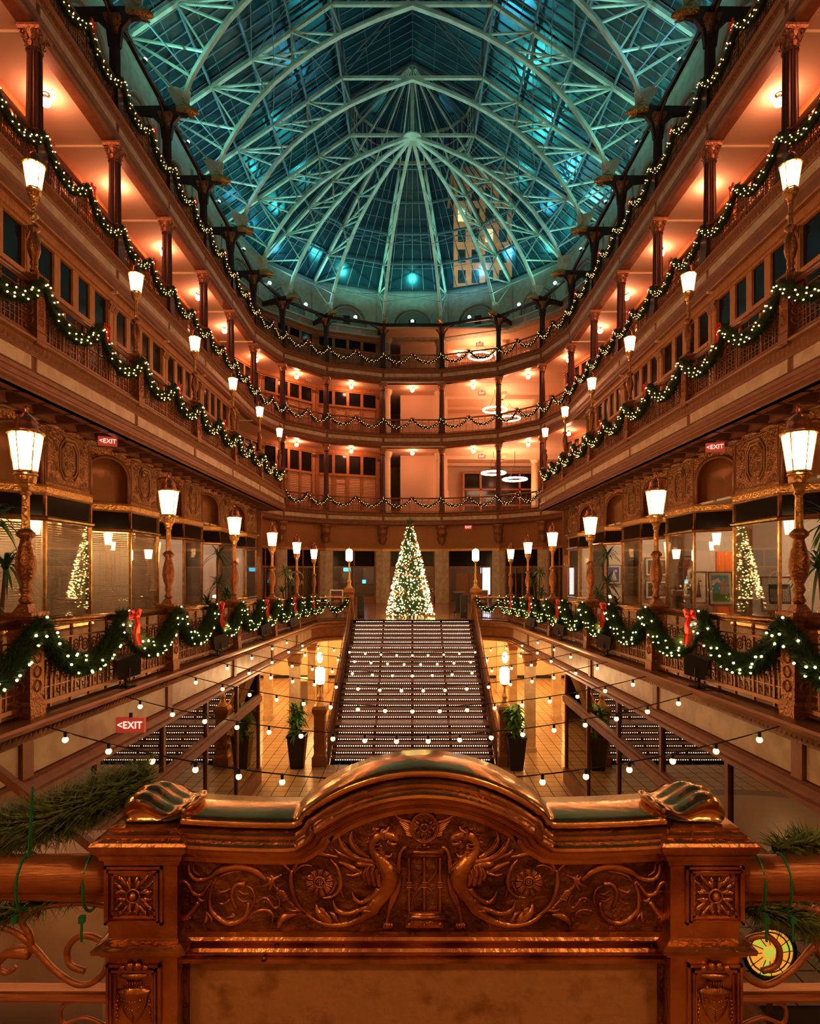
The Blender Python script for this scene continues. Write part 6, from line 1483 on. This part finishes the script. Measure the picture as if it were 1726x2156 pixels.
# corner posts
for s in (-1, 1):
    xo, xi = cx0 + s * .728, cx0 + s * .56
    xc = cx0 + s * .637; hw = .078
    def sq(m, prof, Yc=1.475, dd=.075):
        """square moulded ring around the post: (grow, z)"""
        for i in range(len(prof) - 1):
            (g0, z0), (g1, z2) = prof[i], prof[i + 1]
            a = [(xc - hw - g0, Yc - dd - g0, z0), (xc + hw + g0, Yc - dd - g0, z0), (xc + hw + g0, Yc + dd + g0, z0), (xc - hw - g0, Yc + dd + g0, z0)]
            b = [(xc - hw - g1, Yc - dd - g1, z2), (xc + hw + g1, Yc - dd - g1, z2), (xc + hw + g1, Yc + dd + g1, z2), (xc - hw - g1, Yc + dd + g1, z2)]
            m.add(a + b, [(0, 1, 5, 4), (1, 2, 6, 5), (2, 3, 7, 6), (3, 0, 4, 7)])
        g, z = prof[0]; m.add([(xc - hw - g, Yc - dd - g, z), (xc + hw + g, Yc - dd - g, z), (xc + hw + g, Yc + dd + g, z), (xc - hw - g, Yc + dd + g, z)], [(0, 3, 2, 1)])
        g, z = prof[-1]; m.add([(xc - hw - g, Yc - dd - g, z), (xc + hw + g, Yc - dd - g, z), (xc + hw + g, Yc + dd + g, z), (xc - hw - g, Yc + dd + g, z)], [(0, 1, 2, 3)])
    m = MB(); sq(m, [(0, -1.7), (0, -.875), (.004, -.872), (.012, -.868), (.014, -.860), (.026, -.856), (.028, -.846), (.018, -.840), (.006, -.836), (0, -.832), (0, -.668), (.006, -.664), (.008, -.654), (.014, -.650), (.016, -.640), (.026, -.630), (.030, -.622), (.031, -.612), (.026, -.606), (.012, -.600), (.012, -.594), (.0, -.588), (.0, -.582), (-.012, -.578)])
    obj('corner_post', m, BR, B)
    # recessed square with rosette
    pc = P(893 + s * 611.5, 1885, 1.398); m = MB()
    for (r0, Y_, w_) in ((.066, 1.394, .006), (.058, 1.389, .004), (.050, 1.396, .005)):
        for a in ((-r0, r0, -r0, -r0 + w_), (-r0, r0, r0 - w_, r0), (-r0, -r0 + w_, -r0, r0), (r0 - w_, r0, -r0, r0)): m.box(pc.x + a[0], pc.x + a[1], Y_, 1.402, pc.z + a[2], pc.z + a[3])
    obj('rosette_frame', m, BR, B)
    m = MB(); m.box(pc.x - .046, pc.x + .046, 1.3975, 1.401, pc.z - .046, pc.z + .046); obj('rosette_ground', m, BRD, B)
    m = MB(); m.ball((pc.x, 1.394, pc.z), .010, 12, 8); m.ring((pc.x, 1.394, pc.z), .015, .0028, n=16, m=6)
    for a in range(16):
        th = a * PI / 8; rr = .043 if a % 2 == 0 else .036
        if a % 4 == 2: rr = .058
        d = Vector((cos(th), 0, sin(th))); e = Vector((-sin(th), 0, cos(th)))
        for o_ in ((0,) if a % 2 else (-.0045, .0045)):
            m.tube([Vector((pc.x, 1.396, pc.z)) + d * (rr * f) + e * (o_ * (1 + f)) for f in (.38, .6, .82, 1.)], 0, 6, rs=[.002, .0042, .0048, .002], flat=.9, nrm=(0, -1, 0))
        if a % 2 == 0:
            for sg in (-1, 1): m.tube([Vector((pc.x, 1.394, pc.z)) + d * (rr * .75) + e * sg * .004, Vector((pc.x, 1.393, pc.z)) + d * (rr * .9) + e * sg * .009], .0025, 5)
    obj('leaf_rosette', m, BR, B, True)
    for dx in (-.058, .058): obj('screw_head', sc, None, B, loc=(pc.x + dx, 1.398, pc.z + .078))
    # lower panel with urn
    pz = -.885; pcx = pc.x; m = MB()
    for (r0, Y_, w_) in ((.062, 1.394, .006), (.052, 1.391, .004), (.044, 1.397, .004)):
        m.box(pcx - r0, pcx + r0, Y_, 1.402, pz - (.066 - r0) - .006, pz - (.066 - r0)); m.box(pcx - r0, pcx - r0 + w_, Y_, 1.402, -1.6, pz - (.066 - r0)); m.box(pcx + r0 - w_, pcx + r0, Y_, 1.402, -1.6, pz - (.066 - r0))
    obj('urn_panel_frame', m, BR, B)
    m = MB(); uz = lambda py: -(py - 1203) * 1.395 / 1300; UP = []
    for (r_, py) in ((.012, 2064), (.030, 2060), (.034, 2056), (.028, 2053), (.026, 2064)): pass
    lat = [(.006, 2155), (.020, 2140), (.030, 2118), (.033, 2100), (.038, 2092), (.040, 2086), (.022, 2082), (.014, 2074), (.018, 2064), (.032, 2058), (.035, 2054), (.028, 2050), (.02, 2049)]
    N_ = 16
    vs = []
    for r_, py in lat:
        for j in range(N_ + 1): th = PI + PI * j / N_; vs.append((pcx + cos(th) * r_, 1.400 + sin(th) * r_ * .35, uz(py)))
    m.add(vs, [(i * (N_ + 1) + j, i * (N_ + 1) + j + 1, (i + 1) * (N_ + 1) + j + 1, (i + 1) * (N_ + 1) + j) for i in range(len(lat) - 1) for j in range(N_)])
    for j, dx in enumerate((-.026, -.008, .010, .027)): m.ball((pcx + dx, 1.396, uz(2040 - 4 * (j in (1, 2)))), .009 + .002 * (j in (1, 2)), 10, 7, sy=.7)
    for j in range(7): m.tube([(pcx - .015 + j * .005, 1.3915 + abs(j - 3) * .0006, uz(2079)), (pcx - .018 + j * .006, 1.390 + abs(j - 3) * .001, uz(2066))], .0014, 5)
    for sg in (-1, 1):
        for j in range(6): m.ball((pcx + sg * (.036 + .002 * (j % 2)), 1.396, uz(2108 + j * 8)), .0032, 8, 5)
    for j in range(9): m.ball((pcx - .024 + j * .006, 1.390, uz(2102 + 1.5 * (4 - abs(j - 4)))), .0026, 8, 5)
    for j in range(7): m.ball((pcx - .015 + j * .005, 1.391, uz(2118 + 2.4 * (3 - abs(j - 3)))), .0026, 8, 5)
    m.tube([(pcx, 1.392, uz(2106)), (pcx, 1.392, uz(2150))], .0015, 5)
    obj('urn_relief', m, BR, B, True)
    # folded shell scroll on the crown end
    m = MB(); out = [(-.086, -.004), (-.094, .008), (-.093, .026), (-.078, .044), (-.055, .053), (-.030, .050), (-.008, .036), (.018, .022), (.042, .020), (.058, .030), (.070, .030), (.072, .020), (.060, .008), (.030, .000), (-.02, -.001), (-.06, -.002)]
    oc = cr([(*p,) for p in out], 3); nn_ = len(oc); NV = 22; vs = []
    for i in range(NV + 1):
        v = i / NV; Y_ = 1.415 + .150 * v; sc_ = .55 + .45 * sin(PI * min(1, .12 + v * .95)) ** .5; rib = 1 + .16 * abs(sin(PI * 3.5 * v))
        for (x, z) in oc: vs.append((cx0 + s * (.600 - x * sc_ * 1.0 * 1 + 0) + s * (.012 - .022 * v), Y_, -.572 + z * sc_ * rib))
    m.add(vs, [(i * nn_ + j, i * nn_ + (j + 1) % nn_, (i + 1) * nn_ + (j + 1) % nn_, (i + 1) * nn_ + j) for i in range(NV) for j in range(nn_)] + [tuple(range(nn_)), tuple(NV * nn_ + j for j in range(nn_ - 1, -1, -1))])
    obj('folded_scroll', m, BRT, B, True)
    # side round rail with scroll ironwork, cable ties and garland
    t = thing('side_railing', 'round bronze handrail with scroll ironwork %s of the brass panel' % LR[s], 'railing'); xa = cx0 + s * .72; xb = s * 4.3
    m = MB(); m.tube([(xa, 1.45, -.712), (s * 1.6, 1.47, -.712), (xb, 1.62, -.712)], .043, 20); PR = MATS.get('polished_rail') or mat('polished_rail', (.50, .20, .07), .35, .55, col2=(.38, .13, .04), vscale=5, stretch=(1, 8, 8), bump=.15, bscale=30); obj('round_handrail', m, PR, t, True)
    m = MB(); m.tube([(xa, 1.45, -.765), (s * 1.6, 1.47, -.765), (xb, 1.62, -.765)], .011, 10); m.tube([(xa, 1.45, -1.005), (s * 1.6, 1.47, -1.005), (xb, 1.62, -1.005)], .009, 8); m.box(*sorted((xa, xb)), 1.46, 1.49, -1.003, -.993); obj('under_bar', m, MATS['polished_rail'], t)
    m = MB(); yy = 1.46
    for q_, xx in enumerate((.80, 1.28, 1.76, 2.24)):
        X_ = lambda v: cx0 + s * v
        sp = [(xx + .055 * (1.9 - .16 * i) / 1.9 * cos(i * .6 + 2.2), -.918 + .055 * (1.9 - .16 * i) / 1.9 * sin(i * .6 + 2.2)) for i in range(11)]
        a0 = [(xx + .24, -.835), (xx + .17, -.855), (xx + .11, -.905), (xx + .055, -.955), (xx + .0, -.978), (xx - .045, -.955)] + sp[0:]
        m.tube([(X_(x), yy, z) for x, z in cr([(xx + .24, -.835), (xx + .17, -.85), (xx + .12, -.89), (xx + .07, -.945), (xx + .01, -.978), (xx - .04, -.955), (xx - .055, -.91), (xx - .035, -.872), (xx + .01, -.862), (xx + .04, -.89), (xx + .035, -.93), (xx + .0, -.945)], 5)], .0075, 7)
        m.tube([(X_(x), yy, z) for x, z in cr([(xx - .08, -.80), (xx, -.785), (xx + .12, -.80), (xx + .24, -.86)], 5)], .006, 7)
        m.tube([(X_(x), yy, z) for x, z in cr([(xx + .125, -.90), (xx + .13, -.86), (xx + .15, -.825), (xx + .125, -.80), (xx + .11, -.815)], 4)], 0, 7, rs=[.008] * 8 + [.012] * 5 + [.006] * 4)
        m.tube([(X_(x), yy, z) for x, z in cr([(xx + .13, -.90), (xx + .18, -.90), (xx + .21, -.93), (xx + .185, -.95), (xx + .165, -.935)], 4)], 0, 7, rs=[.016] * 4 + [.013] * 6 + [.006] * 7)
        m.tube([(X_(x), yy, z) for x, z in cr([(xx - .06, -1.08), (xx - .0, -1.055), (xx + .05, -1.07), (xx + .055, -1.03), (xx + .02, -1.015)], 4)], .005, 6)
    obj('iron_scroll', m, MATS['polished_rail'], t, True)
    for q_, px in enumerate((203, 68) if s < 0 else (1580, 1633)):
        c = P(px, 1840, 1.47); g = thing('cable_tie', '%s green cable tie around the round rail, %s of the brass panel' % (['inner', 'outer'][q_], LR[s]), 'cable tie', group='green cable ties')
        m = MB(); m.tube([(c.x, 1.455 + cos(a * .314) * .047, -.73 + sin(a * .314) * .066) for a in range(20)], .0035, 6, closed=True); m.box(c.x - .006, c.x + .006, 1.40, 1.412, -.80, -.785)
        if s < 0 and q_ == 1: m.tube([(c.x + .01, 1.44, -.665), (c.x + .015, 1.44, -.60), (c.x + .02, 1.44, -.50)], 0, 5, rs=[.004, .004, .002])
        else: m.tube([(c.x, 1.405, -.79), (c.x - s * .002, 1.40, -.84)], .003, 5)
        obj('tie_strap', m, TIE, g)
rg = random.Random(2)
def tuft(lab, path, rad_, n, ln, group='foreground garland'):
    t = thing('garland', lab, 'garland', group=group); pts = [Vector(p) for p in path]
    m = MB(); m.tube(pts, rad_ * .45, 7); obj('garland_core', m, NEEDC, t); q = MB()
    for i in range(n):
        u = rg.random() * (len(pts) - 1); k_ = min(int(u), len(pts) - 2); p = pts[k_].lerp(pts[k_ + 1], u - k_); d = (pts[k_ + 1] - pts[k_]).normalized(); a = rg.uniform(0, 2 * PI)
        n1 = d.orthogonal().normalized(); n2 = d.cross(n1); r_ = n1 * cos(a) + n2 * sin(a); v = (r_ + d * rg.uniform(-1.2, 1.2)).normalized(); l = ln * rg.uniform(.6, 1.2); e = d.cross(v).normalized() * .0017; b = p + r_ * rad_ * .35
        mid = b + v * l * .5 + Vector((0, 0, .003)); q.add([b - e, b + e, mid + e, mid - e, b + v * l], [(0, 1, 2, 3), (3, 2, 4)])
    obj('needle_tuft', q, mat('fresh_needle', (.26, .36, .10), .5, col2=(.06, .12, .03), vscale=60, vmix=(.35, .65)) if 'fresh_needle' not in MATS else MATS['fresh_needle'], t, kind='stuff')
tuft('dark evergreen garland lying on the round rail left of the brass panel', [(-1.25, 1.52, -.66), (-1.0, 1.50, -.64), (-.85, 1.52, -.60), (-.76, 1.56, -.56), (-.68, 1.60, -.545)], .075, 4200, .07)
tuft('evergreen garland hanging below the round rail at the far left', [(-1.3, 1.44, -.86), (-1.05, 1.44, -.83), (-.93, 1.46, -.80), (-.78, 1.5, -.775)], .03, 900, .045)
tuft('small evergreen tuft on the round rail right of the brass panel', [(.86, 1.47, -.66), (.93, 1.48, -.655), (.99, 1.5, -.66)], .02, 420, .045)
tuft('dark evergreen bunch hanging under the round rail right of the brass panel', [(.80, 1.47, -.80), (.90, 1.47, -.82), (.98, 1.48, -.85), (1.02, 1.48, -.95)], .04, 1600, .045)
# stained roundel and marble parapets below
t = thing('stained_roundel', 'glowing yellow stained glass roundel behind the right scroll ironwork', 'stained glass', (1.33, 2.3, -1.42))
SG = mat('stained_glass_lit', (.7, .4, .05), .4, emit=(1., .40, .04), es=.38); SG2 = mat('stained_glass_green_lit', (.4, .5, .05), .4, emit=(.6, .6, .06), es=.4)
m = MB(); m.ring((0, 0, 0), .095, .009, n=24, m=6); m.ring((0, 0, 0), .075, .003, n=24, m=4)
for a in range(12): m.tube([(cos(a * .52) * .03, -.004, sin(a * .52) * .03), (cos(a * .52 + .1) * .09, -.004, sin(a * .52 + .1) * .09)], .0018, 4)
obj('leading', m, BLK, t)
for a in range(12):
    m = MB(); vs = [(cos(a * .5236 + b) * r, 0, sin(a * .5236 + b) * r) for r, b in ((.02, 0), (.092, 0), (.092, .26), (.092, .5236), (.02, .5236))]; m.add(vs, [(0, 1, 2, 3, 4)]); m.add([(x, .004, z) for x, y, z in vs], [(4, 3, 2, 1, 0)]); obj('glass_pane', m, SG if a % 4 else SG2, t)
m = MB(); m.ball((0, 0, 0), .022, 10, 6, sy=.2); obj('centre_pane', m, SG2, t)
m = MB(); m.tube([(0, 0, -.1), (0, 0, -3.2), (0, 0, -4.92)], .012, 6); m.lathe([(.1, -4.92), (.1, -4.89)], 12); obj('stand', m, IRON, t)
for s in (-1, 1):
    t = thing('marble_parapet', 'cream marble parapet below the %s round rail' % LR[s], 'parapet'); m = MB(); X0 = 1.18 if s < 0 else 1.75
    m.box(*sorted((s * X0, s * 4.2)), 2.35, 2.5, ZLOW, -1.12); obj('marble_slab', m, MARB, t); m = MB(); m.box(*sorted((s * (X0 - .04), s * 4.2)), 2.32, 2.53, -1.12, -1.06)
    m.beam((s * X0, 2.33, -1.06), (s * (X0 + 1.2), 2.33, -.1 if s < 0 else -.3), .03, .03); obj('coping', m, TRIM, t)
